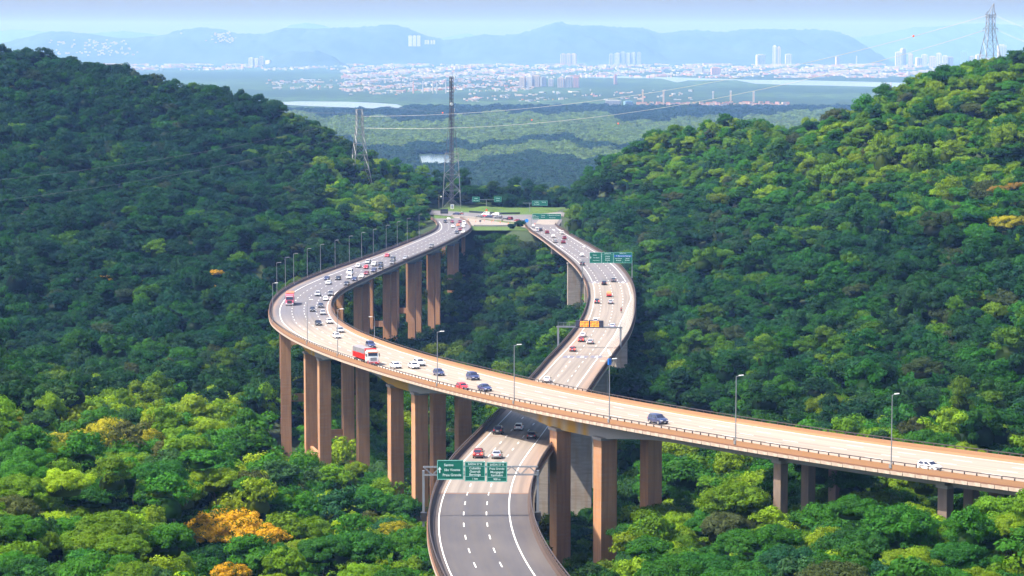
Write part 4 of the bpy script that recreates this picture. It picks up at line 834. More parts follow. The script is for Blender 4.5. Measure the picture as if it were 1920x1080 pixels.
# ------------------------------------------------------------ vehicles
def loft(b, st, mi=0, close=True):
    """st: list of rings of equal length"""
    n = len(st[0]); vs = [p for r in st for p in r]; fs = []
    for a in range(len(st)-1):
        for k in range(n): fs.append((a*n+k, a*n+(k+1) % n, (a+1)*n+(k+1) % n, (a+1)*n+k))
    if close: fs += [tuple(range(n))[::-1], tuple(range((len(st)-1)*n, len(st)*n))]
    b.add(vs, fs, mi)
def ring(y, w_, zb, zt, sh=.72):
    return [(-w_*.93, y, zb), (-w_, y, zb+(zt-zb)*.25), (-w_, y, zb+(zt-zb)*sh), (-w_*.93, y, zt-.03), (-w_*.6, y, zt), (w_*.6, y, zt), (w_*.93, y, zt-.03), (w_, y, zb+(zt-zb)*sh), (w_, y, zb+(zt-zb)*.25), (w_*.93, y, zb)]
KIND = {  # half width, length, body profile (y, bottom, top), cabin: (y rear bottom, rear top, front top, front bottom), roof z, belt z
 'hatchback': dict(w=.83, L=3.9, body=[(-1.95, .42, .80), (-1.88, .26, .95), (-1.2, .22, .98), (.75, .22, .97), (1.3, .24, .90), (1.75, .26, .78), (1.92, .32, .62)], cab=(-1.9, -1.55, .15, .95), roof=1.48, belt=.93, r=.30, wx=(-1.2, 1.2)),
 'sedan': dict(w=.87, L=4.5, body=[(-2.22, .42, .82), (-2.12, .26, 1.0), (-1.45, .22, 1.02), (.85, .22, .97), (1.5, .24, .90), (2.0, .26, .76), (2.2, .32, .60)], cab=(-1.75, -1.0, .25, 1.05), roof=1.46, belt=.95, r=.31, wx=(-1.35, 1.38)),
 'suv': dict(w=.92, L=4.5, body=[(-2.22, .48, .95), (-2.15, .32, 1.12), (-1.4, .28, 1.14), (.85, .28, 1.12), (1.55, .30, 1.05), (2.0, .32, .92), (2.2, .38, .70)], cab=(-2.15, -1.85, .35, 1.05), roof=1.72, belt=1.08, r=.36, wx=(-1.35, 1.38)),
 'van': dict(w=.95, L=4.8, body=[(-2.4, .42, 1.0), (-2.35, .28, 1.15), (-1.4, .25, 1.16), (1.2, .25, 1.12), (1.9, .27, 1.0), (2.2, .28, .85), (2.4, .34, .65)], cab=(-2.35, -2.2, .9, 1.75), roof=1.98, belt=1.1, r=.33, wx=(-1.5, 1.55)),
 'pickup': dict(w=.92, L=5.1, body=[(-2.55, .5, .95), (-2.5, .36, 1.02), (-.9, .32, 1.03), (1.1, .32, 1.08), (1.9, .34, 1.02), (2.3, .36, .9), (2.5, .42, .7)], cab=(-.85, -.55, .6, 1.25), roof=1.75, belt=1.04, r=.37, wx=(-1.6, 1.55)),
}
def car_meshes(kind):
    K = KIND[kind]; w_ = K['w']; out = {}
    b = MB(); loft(b, [ring(y, w_*(.86 if i in (0, len(K['body'])-1) else (.96 if i in (1, len(K['body'])-2) else 1)), zb, zt) for i, (y, zb, zt) in enumerate(K['body'])])
    rb, rt, ft, fb = K['cab']; z0, z1 = K['belt']-.04, K['roof']; wb, wt = w_*.93, w_*.70
    # cabin shell (body colour) with the roof
    loft(b, [[(-wb, rb, z0), (wb, rb, z0), (wb, fb, z0), (-wb, fb, z0)], [(-wt-.06, rt-.04, z1-.10), (wt+.06, rt-.04, z1-.10), (wt+.06, ft+.06, z1-.10), (-wt-.06, ft+.06, z1-.10)], [(-wt+.03, rt+.06, z1), (wt-.03, rt+.06, z1), (wt-.03, ft-.06, z1), (-wt+.03, ft-.06, z1)]])
    out['body'] = b
    def q(p): return p
    e = .012; g = MB()
    def lerp3(a, c, t): return tuple(x+(y-x)*t for x, y in zip(a, c))
    def pane(A, B_, C_, D_, ins, n):   # quad inset, pushed out along n
        ctr = tuple(sum(v)/4 for v in zip(A, B_, C_, D_)); r = [lerp3(p, ctr, ins) for p in (A, B_, C_, D_)]; return [tuple(p[i]+n[i]*e*1.6 for i in range(3)) for p in r]
    zt = z1-.10; t0 = .12; F_ = lambda y0, y1, t: y0+(y1-y0)*t
    ws = MB(); ws.add(pane((-wb, fb, z0), (wb, fb, z0), (wt+.06, ft+.06, zt), (-wt-.06, ft+.06, zt), .12, (0, .8, .6)), [(0, 1, 2, 3)]); out['windshield'] = ws
    rw = MB(); rw.add(pane((wb, rb, z0), (-wb, rb, z0), (-wt-.06, rt-.04, zt), (wt+.06, rt-.04, zt), .16, (0, -.9, .4)), [(0, 1, 2, 3)]); out['rear_window'] = rw
    ym = (rb+fb)/2+.1
    for sg in (-1, 1):
        s_ = MB()
        for (a0, a1) in ((.05, .47), (.53, .93)):
            yb0, yb1 = F_(rb, fb, a0), F_(rb, fb, a1); yt0, yt1 = F_(rt, ft, max(.05, a0)), F_(rt, ft, min(.97, a1+.03))
            s_.add(pane((sg*wb, yb0, z0+.05), (sg*wb, yb1, z0+.05), (sg*(wt+.06), yt1, zt), (sg*(wt+.06), yt0, zt), .07, (sg*.95, 0, .3)), [(0, 1, 2, 3)])
        out['side_window%d' % sg] = s_
    fy = K['body'][-1][0]; ry = K['body'][0][0]; zf = K['body'][-1][2]; zr = K['body'][0][2]
    for sg in (-1, 1):
        h_ = MB(); h_.box((sg*w_*.66, fy-.12, zf+.02), (w_*.42, .26, .15)); out['headlight%d' % sg] = h_
        t_ = MB(); t_.box((sg*w_*.78, ry+.06, zr-.02), (w_*.26, .2, .24)); out['taillight%d' % sg] = t_
        m_ = MB(); m_.box((sg*(w_+.08), F_(rb, fb, .86), z0+.1), (.18, .12, .13)); out['door_mirror%d' % sg] = m_
    g = MB(); g.box((0, fy-.02, zf-.2), (w_*1.15, .12, .16)).box((0, fy-.06, .30), (w_*1.5, .16, .1)); out['grille'] = g
    p = MB(); p.box((0, ry-.01, zr-.18), (.42, .06, .13)).box((0, fy+.05, .42), (.42, .05, .12)); out['number_plate'] = p
    p = MB(); p.box((0, ry+.02, .38), (w_*1.6, .14, .14)); out['rear_bumper'] = p
    wh = []; 
    for y in K['wx']:
        for sg in (-1, 1): wh.append((sg*(w_-.09), y, K['r']))
    return out, wh, K
def wheel_mesh(r, wd, n=14):
    b = MB(); b.bar((-wd/2, 0, 0), (wd/2, 0, 0), r, n); return b
PMAT = {'windshield': 'glass', 'rear_window': 'glass', 'side_window': 'glass', 'headlight': 'lamp', 'taillight': 'tail', 'door_mirror': 'trim', 'grille': 'trim', 'number_plate': 'plate', 'rear_bumper': 'trim'}
CARS = {}
for k in KIND:
    parts, wh, K = car_meshes(k); ms = {n: p.mesh(n.rstrip('-1'), [M[PMAT[n.rstrip('-1')]]] if n != 'body' else [PM['white']], fix=n in ('body',)) for n, p in parts.items()}
    wm = wheel_mesh(K['r'], .22).mesh('wheel', [M['black']]); rm = wheel_mesh(K['r']*.62, .24, 10).mesh('rim', [M['rim']])
    bvl = bmesh.new(); bvl.from_mesh(ms['body']); bmesh.ops.bevel(bvl, geom=bvl.edges[:], offset=.03, segments=2, affect='EDGES', clamp_overlap=True); bvl.to_mesh(ms['body']); bvl.free(); ms['body'].polygons.foreach_set('use_smooth', [True]*len(ms['body'].polygons))
    ms['body'].set_sharp_from_angle(angle=R(40)) if hasattr(ms['body'], 'set_sharp_from_angle') else None
    # joined small version: slots body, glass, black, lamp, tail
    j = MB(); sl_ = {'body': 0, 'windshield': 1, 'rear_window': 1, 'side_window': 1, 'door_mirror': 2, 'grille': 2, 'number_plate': 2, 'rear_bumper': 2, 'headlight': 3, 'taillight': 4}
    for n, p in parts.items(): j.add(p.v, p.f, sl_[n.rstrip('-1')])
    for c in wh: q = wheel_mesh(K['r'], .22, 8); j.add([(v[0]+c[0], v[1]+c[1], v[2]+c[2]) for v in q.v], q.f, 2)
    CARS[k] = (ms, wm, rm, wh, j.mesh('car', [PM['white'], M['glass'], M['black'], M['lamp'], M['tail']], fix=False))
def setmat(o, slot, m): o.material_slots[slot].link = 'OBJECT'; o.material_slots[slot].material = m
def make_car(kind, color, Mx, label, group=None, small=False, brake=False):
    ms, wm, rm, wh, jm = CARS[kind]
    if small:
        o = bpy.data.objects.new(kind, jm); C.objects.link(o); setmat(o, 0, PM[color]); o.matrix_world = Mx
        if brake: setmat(o, 4, M['braking'])
        tag(o, label, kind if kind != 'suv' else 'car', group); o.name = {'suv': 'off_road_car', 'hatchback': 'small_car', 'sedan': 'saloon_car', 'van': 'delivery_van', 'pickup': 'pickup_truck'}[kind]; o['category'] = {'van': 'van', 'pickup': 'pickup'}.get(kind, 'car'); return o
    r = empty({'suv': 'off_road_car', 'hatchback': 'small_car', 'sedan': 'saloon_car', 'van': 'delivery_van', 'pickup': 'pickup_truck'}[kind], label=label, cat={'van': 'van', 'pickup': 'pickup'}.get(kind, 'car'), group=group); r.matrix_world = Mx
    for n, me in ms.items():
        o = link(n.rstrip('-1'), me, r)
        if n == 'body': setmat(o, 0, PM[color])
        if brake and n.startswith('taillight'): setmat(o, 0, M['braking'])
    for c in wh:
        o = link('wheel', wm, r); o.location = c; q = link('rim', rm, o)
    return r
def deckM(D, px, py, sign):
    s, u = find(D, px, py); return Matrix.Translation(dp(D, s, u, .012)) @ dframe(D, s, sign), s, u
# (pixel x, y of the wheels' ground centre, kind, colour, label)
UPV = [(1743, 882, 'hatchback', 'white', 'white hatchback alone on the sunlit deck at the far right of the upper road'), (1234, 794, 'suv', 'navy', 'dark navy estate car alone on the upper road right of the crossing'),
 (909, 733, 'sedan', 'dark blue', 'dark blue saloon beside the red rounded compact'), (867, 730.5, 'hatchback', 'red', 'bright red rounded compact car near the outer rail'), (887, 712, 'suv', 'dark blue', 'dark blue off-road car above the red compact'), (823, 704, 'hatchback', 'dark blue', 'dark blue hatchback between the white cars and the dark off-road car'),
 (786.5, 686, 'suv', 'white', 'white off-road car just behind the white saloon'), (776, 691, 'sedan', 'white', 'white saloon right of the lone white car after the truck'), (742, 690, 'sedan', 'white', 'white saloon directly ahead of the red tipper truck'), (695, 652, 'suv', 'dark blue', 'dark car with headlights on beside the tipper truck'),
 (631.5, 634, 'hatchback', 'white', 'white hatchback behind the tipper truck, nearest of the cars leaving the bend'), (638, 623, 'sedan', 'silver', 'silver saloon just past the bend beside the inner barrier'), (617.5, 606.5, 'sedan', 'white', 'white saloon by the inner barrier at the bend'), (597, 610, 'sedan', 'black', 'black saloon left of the white one at the bend'),
 (605.5, 590, 'hatchback', 'silver', 'silver hatchback in the middle of the bend'), (586, 584, 'hatchback', 'dark grey', 'dark grey hatchback leftmost among the cars in the bend'), (601.5, 576.5, 'sedan', 'dark grey', 'dark grey saloon level with the pink lorry'), (611, 563.5, 'sedan', 'white', 'white saloon right of the pink lorry'),
 (596, 555, 'suv', 'silver', 'silver off-road car nearest to the pink lorry'), (620, 554.5, 'suv', 'grey', 'grey off-road car near the inner rail above the bend'), (616, 533, 'sedan', 'white', 'white saloon following the pair entering the bend'), (613, 525, 'sedan', 'dark blue', 'dark blue saloon in the outer lane entering the bend'),
 (634, 525, 'sedan', 'black', 'black saloon left of the white delivery van'), (650, 535, 'sedan', 'dark grey', 'dark saloon by the inner rail below the white van'), (665, 526.5, 'sedan', 'dark blue', 'dark blue saloon right of the white delivery van'), (656, 523, 'van', 'white', 'white delivery van, front one of two in the jam'),
 (656, 514, 'van', 'white', 'white van close behind the other white van'), (678, 521, 'sedan', 'white', 'white saloon by the inner rail right of the vans'), (687, 515.5, 'sedan', 'dark red', 'dark red saloon with bright lamp behind the white saloon'), (701, 510.5, 'suv', 'dark blue', 'dark blue car near the inner rail in the jam'),
 (714, 504.5, 'sedan', 'black', 'black saloon in the inner lane of the jam'), (713, 497.5, 'sedan', 'dark grey', 'dark grey saloon touching the black one in the jam'), (672, 501.5, 'pickup', 'white', 'white pickup in the outer lane of the jam'), (690, 494.5, 'suv', 'silver', 'silver off-road car behind the white pickup'),
 (701, 499, 'suv', 'white', 'white off-road car in the middle lane of the jam'), (686.5, 504, 'hatchback', 'red', 'red hatchback between the pickup and the white cars'), (726, 482, 'sedan', 'red', 'red saloon alone in the outer lane above the jam'), (736, 495.5, 'suv', 'grey', 'grey car at the tail of the jam'),
 (736.5, 488.5, 'suv', 'dark grey', 'dark grey car last in the jam'), (760, 486.5, 'sedan', 'silver', 'silver saloon trailing the jam by the inner rail'), (809, 464.5, 'suv', 'grey', 'lone grey off-road car on the far straight of the upper road'),
 (869, 437, 'sedan', 'white', 'white saloon by the inner rail at the top of the far straight'), (856.5, 438, 'sedan', 'dark grey', 'dark saloon left of the white one at the far end'), (863, 433, 'suv', 'dark red', 'dark red car behind the dark saloon at the far end'), (869, 426, 'sedan', 'white', 'white saloon below the white van at the far end'),
 (849, 427, 'sedan', 'white', 'white saloon in the middle lane at the far end'), (859, 424, 'sedan', 'orange', 'orange-red car at the far end of the upper road'), (835, 417.5, 'sedan', 'black', 'black car leftmost at the far end'), (848, 418, 'sedan', 'dark red', 'dark red car right of the leftmost black car'), (862, 418, 'sedan', 'dark red', 'dark red car with bright lights at the far end'),
 (870, 421, 'van', 'white', 'white van near the inner rail at the far end'), (841, 412.5, 'sedan', 'white', 'white car furthest up the upper road')]
LOV = [(934.5, 813, 'suv', 'black', 'black off-road car in shade just beyond the crossing', 0), (973, 806, 'hatchback', 'white', 'cream-white hatchback in sunlight under the upper road', 0), (997.5, 822, 'sedan', 'dark grey', 'dark grey saloon half in shade by the right edge line', 0), (897.5, 857.5, 'suv', 'dark red', 'dark red off-road car braking behind the large green sign', 1), (932, 859, 'sedan', 'silver', 'silver saloon right of the braking car behind the large green sign', 0),
 (1026, 716.5, 'sedan', 'white', 'white saloon on the straight before the crossing', 0), (1074, 658.5, 'hatchback', 'dark red', 'dark red hatchback above the painted 1', 1), (1090, 640.5, 'sedan', 'dark red', 'dark red saloon touching a white car by the amber board', 1), (1107, 644.5, 'sedan', 'silver', 'silver saloon right of the pair below the amber board', 0), (1093, 631.5, 'sedan', 'white', 'white saloon in the left lane just below the amber board', 0),
 (1148.5, 614.5, 'sedan', 'pale blue', 'pale bluish saloon behind the right end of the amber gantry', 0), (1117, 605.5, 'suv', 'white', 'white off-road car just above the amber board', 0), (1145, 569.5, 'sedan', 'silver', 'silver saloon behind the loaded red pickup', 0), (1119, 568.5, 'suv', 'dark grey', 'dark grey off-road car in the left lane of the right bend', 1), (1142, 556, 'pickup', 'red', 'red pickup carrying an orange load', 0),
 (1132.5, 534, 'suv', 'black', 'black off-road car in the middle lane at the top of the right bend', 0), (1150, 528.5, 'suv', 'grey', 'grey off-road car right of the black one', 0), (1092, 497.5, 'suv', 'dark grey', 'dark grey car under the left end of the blue banded gantry', 0), (1091, 480.5, 'sedan', 'white', 'white saloon alone beyond the blue banded gantry', 0), (1056, 456.5, 'suv', 'dark red', 'dark red off-road car beside the silver one on the far stretch', 0),
 (1041, 455, 'suv', 'silver', 'silver off-road car by the left rail of the far stretch', 0), (1058, 448.5, 'suv', 'dark red', 'second dark red car following behind on the far stretch', 0), (1037, 445, 'sedan', 'white', 'white saloon in the left lanes of the far stretch', 0), (1053.5, 439, 'suv', 'white', 'white car closest to the right rail on the far stretch', 0), (1025.5, 438, 'suv', 'dark red', 'dark red car left of the white one on the far stretch', 0), (1013.5, 432.5, 'sedan', 'dark grey', 'dark grey saloon entering the lower road', 0),
 (1006.5, 434, 'van', 'white', 'white van by the left rail entering the lower road', 0), (999.5, 426, 'sedan', 'white', 'white saloon queueing beside the round blue sign', 0)]
for (px, py, k, c, l) in UPV:
    Mx, s, u = deckM(DU, px, py, 1); make_car(k, c, Mx, l, small=py < 560)
for (px, py, k, c, l, br) in LOV:
    Mx, s, u = deckM(DL, px, py, -1); r = make_car(k, c, Mx, l, small=py < 560, brake=bool(br))
    if 'orange load' in l: MB().prism([(-2.2, 1.0), (-1.0, 1.0), (-1.1, 1.7), (-1.6, 2.1), (-2.1, 1.6)], -.75, .75, axis=0).obj('load', PM['orange'], r)
PLV = [(855.7, 402.5, 'sedan', 'dark blue', 'dark blue car alone on the left part of the junction road'), (899, 408, 'sedan', 'grey', 'grey car leftmost of the bunch on the junction road'), (906.5, 407, 'sedan', 'red', 'red car in the bunch on the junction road'), (911, 404, 'van', 'white', 'white van behind the red car on the junction road'), (916.5, 408, 'sedan', 'dark blue', 'dark blue car right of the red car on the junction road'),
 (929.5, 404, 'suv', 'white', 'white car at the back edge of the junction road'), (934, 409.5, 'suv', 'grey', 'grey off-road car in the middle of the junction road'), (946.7, 414, 'suv', 'grey', 'brownish grey car near the pale concrete of the junction'), (955, 412, 'suv', 'dark red', 'dark red car beside the brownish grey one on the junction'), (970, 415.5, 'sedan', 'dark red', 'dark red car by the clump of trees at the junction'), (980, 417, 'sedan', 'grey', 'grey car next to the round blue sign at the junction')]
for (px, py, k, c, l) in PLV:
    p = onz(px, py, ZP+.13); make_car(k, c, Matrix.Translation(p) @ Matrix.Rotation(R(72 if px < 940 else 40), 4, 'Z'), l, small=True)
# lorries
def wheels(root, r, wd, pts, nm='wheel'):
    wm = wheel_mesh(r, wd).mesh('wheel', [M['black']]); rm = wheel_mesh(r*.55, wd+.03, 10).mesh('rim', [M['rim']])
    for c in pts: o = link(nm, wm, root); o.location = c; link('rim', rm, o)
def tipper(Mx, label):
    r = empty('tipper_truck', label=label, cat='truck'); r.matrix_world = Mx; W = 1.25
    MB().box((0, -1.0, .85), (1.2, 12.6, .35)).obj('chassis', M['black'], r)
    cb = MB(); loft(cb, [[(-W, y0, .75), (W, y0, .75), (W*z, y1, zt), (-W*z, y1, zt)] for (y0, y1, zt, z) in ((3.3, 3.3, 2.95, .95), (5.1, 4.85, 2.95, .95))]); cb.box((0, 3.75, 3.08), (1.9, 1.3, .28)).box((0, 5.25, 1.25), (2.1, .7, 1.1)); o = cb.obj('cab', PM['white'], r)
    MB().add([(-1.02, 5.06, 2.0), (1.02, 5.06, 2.0), (.98, 4.93, 2.66), (-.98, 4.93, 2.66)], [(0, 1, 2, 3)]).obj('windshield', M['glass'], r)
    MB().box((0, 5.0, 2.82), (2.2, .35, .2)).obj('sun_visor', PM['orange'], r); MB().box((0, 5.62, 1.4), (1.35, .06, .7)).obj('radiator_grille', M['steel'], r)
    MB().box((0, 5.55, .66), (2.45, .35, .38)).obj('bumper', PM['red'], r); MB().box((0, 5.74, .62), (.45, .03, .16)).obj('number_plate', M['plate'], r)
    for sg in (-1, 1):
        MB().box((sg*1.27, 4.3, 2.25), (.04, .8, .6)).obj('side_window', M['glass'], r); MB().box((sg*1.45, 5.0, 2.2), (.14, .12, .7)).obj('door_mirror', M['trim'], r); MB().box((sg*.95, 5.74, .72), (.35, .05, .18)).obj('headlight', M['lamp'], r); MB().box((sg*1.0, 5.0, .95), (.45, .9, .5)).obj('mudguard', PM['red'], r)
    b = MB(); b.box((0, -2.0, 1.75), (2.5, 10.2, 1.15))
    for k in range(11):
        for sg in (-1, 1): b.box((sg*1.27, -7+k*1.0, 1.75), (.06, .09, 1.15))
    b.obj('tipper_body', PM['red'], r); b = MB(); b.prism([(-1.25, 2.33), (1.25, 2.33), (1.25, 3.35), (0, 3.62), (-1.25, 3.35)], -7.05, 3.05, axis=1)
    for k in range(12):
        for sg in (-1, 1): b.box((sg*1.26, -6.9+k*.9, 2.85), (.05, .07, 1.0))
    b.obj('tarpaulin', M['tarp'], r); MB().box((0, 3.08, 2.9), (2.54, .1, 1.3)).obj('headboard', PM['red'], r)
    wheels(r, .5, .34, [(sg*1.05, y, .5) for sg in (-1, 1) for y in (4.6, .6, -.6, -4.6, -5.8)]); return r
Mx, s, u = deckM(DU, 688, 682, 1); tipper(Mx @ Matrix.Scale(1.1, 4), 'white cab lorry with red body under grey tarpaulin, approaching on the outer lane')
def lorry(Mx, label):
    r = empty('lorry', label=label, cat='truck'); r.matrix_world = Mx; W = 1.25
    MB().box((0, -2, .85), (1.2, 13, .35)).obj('chassis', M['black'], r)
    cb = MB(); loft(cb, [[(-W, y0, .45), (W, y0, .45), (W*.96, y1, zt), (-W*.96, y1, zt)] for (y0, y1, zt) in ((2.7, 2.7, 3.6), (4.75, 4.4, 3.45))]); cb.obj('cab', PM['pink'], r)
    MB().add([(-1.12, 4.66, 1.9), (1.12, 4.66, 1.9), (1.08, 4.55, 2.7), (-1.08, 4.55, 2.7)], [(0, 1, 2, 3)]).obj('windshield', M['glass'], r)
    MB().box((0, 4.79, 1.2), (1.5, .06, .85)).obj('radiator_grille', M['trim'], r); MB().box((0, 4.55, 2.98), (2.1, .12, .25)).obj('sun_visor', PM['white'], r)
    for sg in (-1, 1): MB().box((sg*.95, 4.8, .75), (.4, .08, .25)).obj('headlight', M['lamp'], r); MB().box((sg*1.42, 4.5, 2.3), (.16, .15, .8)).obj('door_mirror', M['trim'], r)
    MB().box((0, 4.8, .5), (2.4, .12, .2)).obj('number_plate', M['plate'], r)
    MB().box((0, -3, 2.35), (2.55, 10.6, 2.75)).obj('cargo_box', PM['pink'], r); MB().box((0, -3, 3.78), (2.6, 10.65, .1)).obj('cargo_roof', PM['orange'], r)
    wheels(r, .5, .34, [(sg*1.05, y, .5) for sg in (-1, 1) for y in (3.6, .2, -5.5, -6.7)]); return r
Mx, s, u = deckM(DU, 543, 573, 1); lorry(Mx @ Matrix.Translation((0, -4, 0)), 'pink lorry with orange roof on the outer lane of the left bend')
def motorbike(Mx, label):
    r = empty('motorcycle', label=label, cat='motorcycle'); r.matrix_world = Mx
    wm = wheel_mesh(.3, .12).mesh('wheel', [M['black']])
    for y in (-.65, .65): o = link('wheel', wm, r); o.location = (0, y, .3)
    MB().prism([(-.6, .5), (.55, .55), (.6, .9), (.25, 1.0), (-.1, .82), (-.75, .88)], -.16, .16).obj('body', PM['red'], r); MB().box((0, -.85, 1.0), (.4, .4, .4)).obj('top_box', M['trim'], r); MB().bar((-.38, .5, 1.1), (.38, .5, 1.1), .03, 6).obj('handlebar', M['trim'], r)
    return r
def rider(Mx, label, shirt, helmet):
    """one skinned figure seated on the saddle, hands forward on the bars"""
    V = [(0, -.15, .92), (0, -.12, 1.15), (0, -.02, 1.42), (0, .04, 1.56), (0, .06, 1.72), (-.2, -.02, 1.40), (-.3, .22, 1.22), (-.32, .48, 1.13), (.2, -.02, 1.40), (.3, .22, 1.22), (.32, .48, 1.13), (-.13, -.15, .9), (-.24, .28, .82), (-.22, .12, .42), (-.22, .28, .36), (.13, -.15, .9), (.24, .28, .82), (.22, .12, .42), (.22, .28, .36)]
    E_ = [(0, 1), (1, 2), (2, 3), (3, 4), (2, 5), (5, 6), (6, 7), (2, 8), (8, 9), (9, 10), (0, 11), (11, 12), (12, 13), (13, 14), (0, 15), (15, 16), (16, 17), (17, 18)]
    rad = [.16, .17, .19, .07, .09, .08, .055, .04, .08, .055, .04, .12, .08, .055, .05, .12, .08, .055, .05]
    me = bpy.data.meshes.new('body'); me.from_pydata(V, E_, []); o = bpy.data.objects.new('tmp', me); C.objects.link(o); md = o.modifiers.new('s', 'SKIN'); me.skin_vertices[0].data[0].use_root = True
    for i, q in enumerate(rad): me.skin_vertices[0].data[i].radius = (q, q)
    o.modifiers.new('u', 'SUBSURF').levels = 1; dg = bpy.context.evaluated_depsgraph_get(); m2 = bpy.data.meshes.new_from_object(o.evaluated_get(dg)); bpy.data.objects.remove(o); m2.name = 'body'; m2.materials.clear(); m2.materials.append(shirt)
    m2.polygons.foreach_set('use_smooth', [True]*len(m2.polygons)); r = empty('person', label=label, cat='person'); r.matrix_world = Mx; link('body', m2, r); MB().sphere((0, .06, 1.74), .15, 12).obj('helmet', helmet, r, smooth=True)
Mx, s, u = deckM(DL, 1164.6, 586, -1); motorbike(Mx, 'red motorcycle near the hatched shoulder of the right bend'); rider(Mx, 'motorcyclist in dark red jacket and helmet near the hatched shoulder', PM['dark red'], PM['black'])
Mx = Matrix.Translation(onz(866, 402.5, ZP+.13)) @ Matrix.Rotation(R(80), 4, 'Z'); motorbike(Mx, 'small motorcycle on the junction road by the grass mound'); rider(Mx, 'rider with white helmet on the junction road', PM['dark grey'], PM['white'])
# black drain pipe hung on the lower deck
s_p = find(DL, 1008, 940)[0]; b = MB(); hwp = float(np.interp(s_p, DL['s'], DL['w'])/2)+.75
pts = [dp(DL, s_p-34, hwp, -1.2), dp(DL, s_p-18, hwp, -1.3), dp(DL, s_p-10, hwp, -1.6), dp(DL, s_p-9, hwp, -5.2), dp(DL, s_p-8, hwp-1.2, -6.0)]
for a, c in zip(pts[:-1], pts[1:]): b.bar(a, c, .16, 8)
o = b.obj('drain_pipe', M['black'], VL, fix=False); o.matrix_parent_inverse = IL
# ------------------------------------------------------------ forest
def crown_geo(seed, nclump, nleaf, leaf, flat=.62, spread=1.0, rclump=.30):
    """unit crown: leaf cards gathered in clumps over an uneven dome. returns verts (n,3), per-vertex lv"""
    rs = np.random.default_rng(seed); V = []; L = []
    ang = rs.random(nclump)*2*np.pi; rr = np.sqrt(rs.random(nclump))*.80; hz = np.sqrt(np.maximum(0, 1-rr**2))
    lob = 1+.16*np.sin(ang*3+rs.random()*6)+.10*np.sin(ang*5+rs.random()*6)
    cx = np.cos(ang)*rr*lob; cy = np.sin(ang)*rr*lob; cz = hz*flat*(.75+.5*rs.random(nclump))-.1
    low = rs.random(nclump) < .22; cz[low] *= .35
    for k in range(nclump):
        r = rclump*(.65+.7*rs.random()); n = int(nleaf*(r/rclump)**2); d = rs.normal(size=(n, 3)); d[:, 2] = np.abs(d[:, 2])*.9-.25; d /= np.linalg.norm(d, axis=1)[:, None]
        p = np.c_[cx[k]+d[:, 0]*r, cy[k]+d[:, 1]*r, cz[k]+d[:, 2]*r*.7]*(1+rs.normal(size=(n, 1))*.035)
        nn = d+rs.normal(size=(n, 3))*.32+np.array([0, 0, .35]); nn /= np.linalg.norm(nn, axis=1)[:, None]
        t = np.cross(nn, rs.normal(size=(n, 3))); t /= np.linalg.norm(t, axis=1)[:, None]; bt = np.cross(nn, t); s_ = leaf*(.6+.8*rs.random((n, 1)))
        q = np.stack([p-t*s_, p-bt*s_*.55, p+t*s_, p+bt*s_*.55], 1); V.append(q.reshape(-1, 3)); c = (.78+.44*rs.random())*(.8+.4*rs.random(n)); L.append(np.repeat(c, 4))
    return np.concatenate(V), np.concatenate(L)
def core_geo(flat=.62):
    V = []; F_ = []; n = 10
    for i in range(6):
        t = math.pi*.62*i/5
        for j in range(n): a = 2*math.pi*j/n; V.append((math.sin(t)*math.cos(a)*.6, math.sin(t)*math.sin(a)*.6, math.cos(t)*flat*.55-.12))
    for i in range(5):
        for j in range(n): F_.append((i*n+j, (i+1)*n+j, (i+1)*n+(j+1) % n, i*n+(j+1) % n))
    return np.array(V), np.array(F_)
def leaf_mat(name, instanced):
    m = bpy.data.materials.new(name); m.use_nodes = True; nt = m.node_tree; nt.nodes.clear(); out = nt.nodes.new('ShaderNodeOutputMaterial')
    if instanced: a = nt.nodes.new('ShaderNodeAttribute'); a.attribute_type = 'INSTANCER'; a.attribute_name = 'tint'; col = a.outputs['Color']
    else: a = nt.nodes.new('ShaderNodeObjectInfo'); col = a.outputs['Color']
    lv = nt.nodes.new('ShaderNodeAttribute'); lv.attribute_name = 'lv'; mp = nt.nodes.new('ShaderNodeVectorMath'); mp.operation = 'SCALE'; nt.links.new(col, mp.inputs[0]); nt.links.new(lv.outputs['Fac'], mp.inputs['Scale'])
    d = nt.nodes.new('ShaderNodeBsdfPrincipled'); d.inputs['Roughness'].default_value = .55; d.inputs['Specular IOR Level'].default_value = .08; nt.links.new(mp.outputs[0], d.inputs['Base Color'])
    tr = nt.nodes.new('ShaderNodeBsdfTranslucent'); tc = nt.nodes.new('ShaderNodeMix'); tc.data_type = 'RGBA'; tc.blend_type = 'MULTIPLY'; tc.inputs[0].default_value = 1; nt.links.new(mp.outputs[0], tc.inputs[6]); tc.inputs[7].default_value = (1.3, 1.4, .5, 1); nt.links.new(tc.outputs[2], tr.inputs[0])
    mx = nt.nodes.new('ShaderNodeMixShader'); mx.inputs[0].default_value = .3; nt.links.new(d.outputs[0], mx.inputs[1]); nt.links.new(tr.outputs[0], mx.inputs[2]); nt.links.new(mx.outputs[0], out.inputs[0]); return m
M['leafI'] = leaf_mat('forest leaves', True); M['leafO'] = leaf_mat('tree leaves', False)
def bloom_mat():
    m = M['leafO'].copy(); m.name = 'blossom'; nt = m.node_tree; ob = next(q for q in nt.nodes if q.type == 'OBJECT_INFO'); lv = next(q for q in nt.nodes if q.type == 'ATTRIBUTE'); vm = next(q for q in nt.nodes if q.type == 'VECT_MATH')
    mr = nt.nodes.new('ShaderNodeMapRange'); mr.inputs[1].default_value = .84; mr.inputs[2].default_value = .96; nt.links.new(lv.outputs['Fac'], mr.inputs[0]); c = mixnode(nt, mr.outputs[0], (.035, .085, .008), ob.outputs['Color']); nt.links.new(c, vm.inputs[0]); return m
M['bloom'] = bloom_mat()
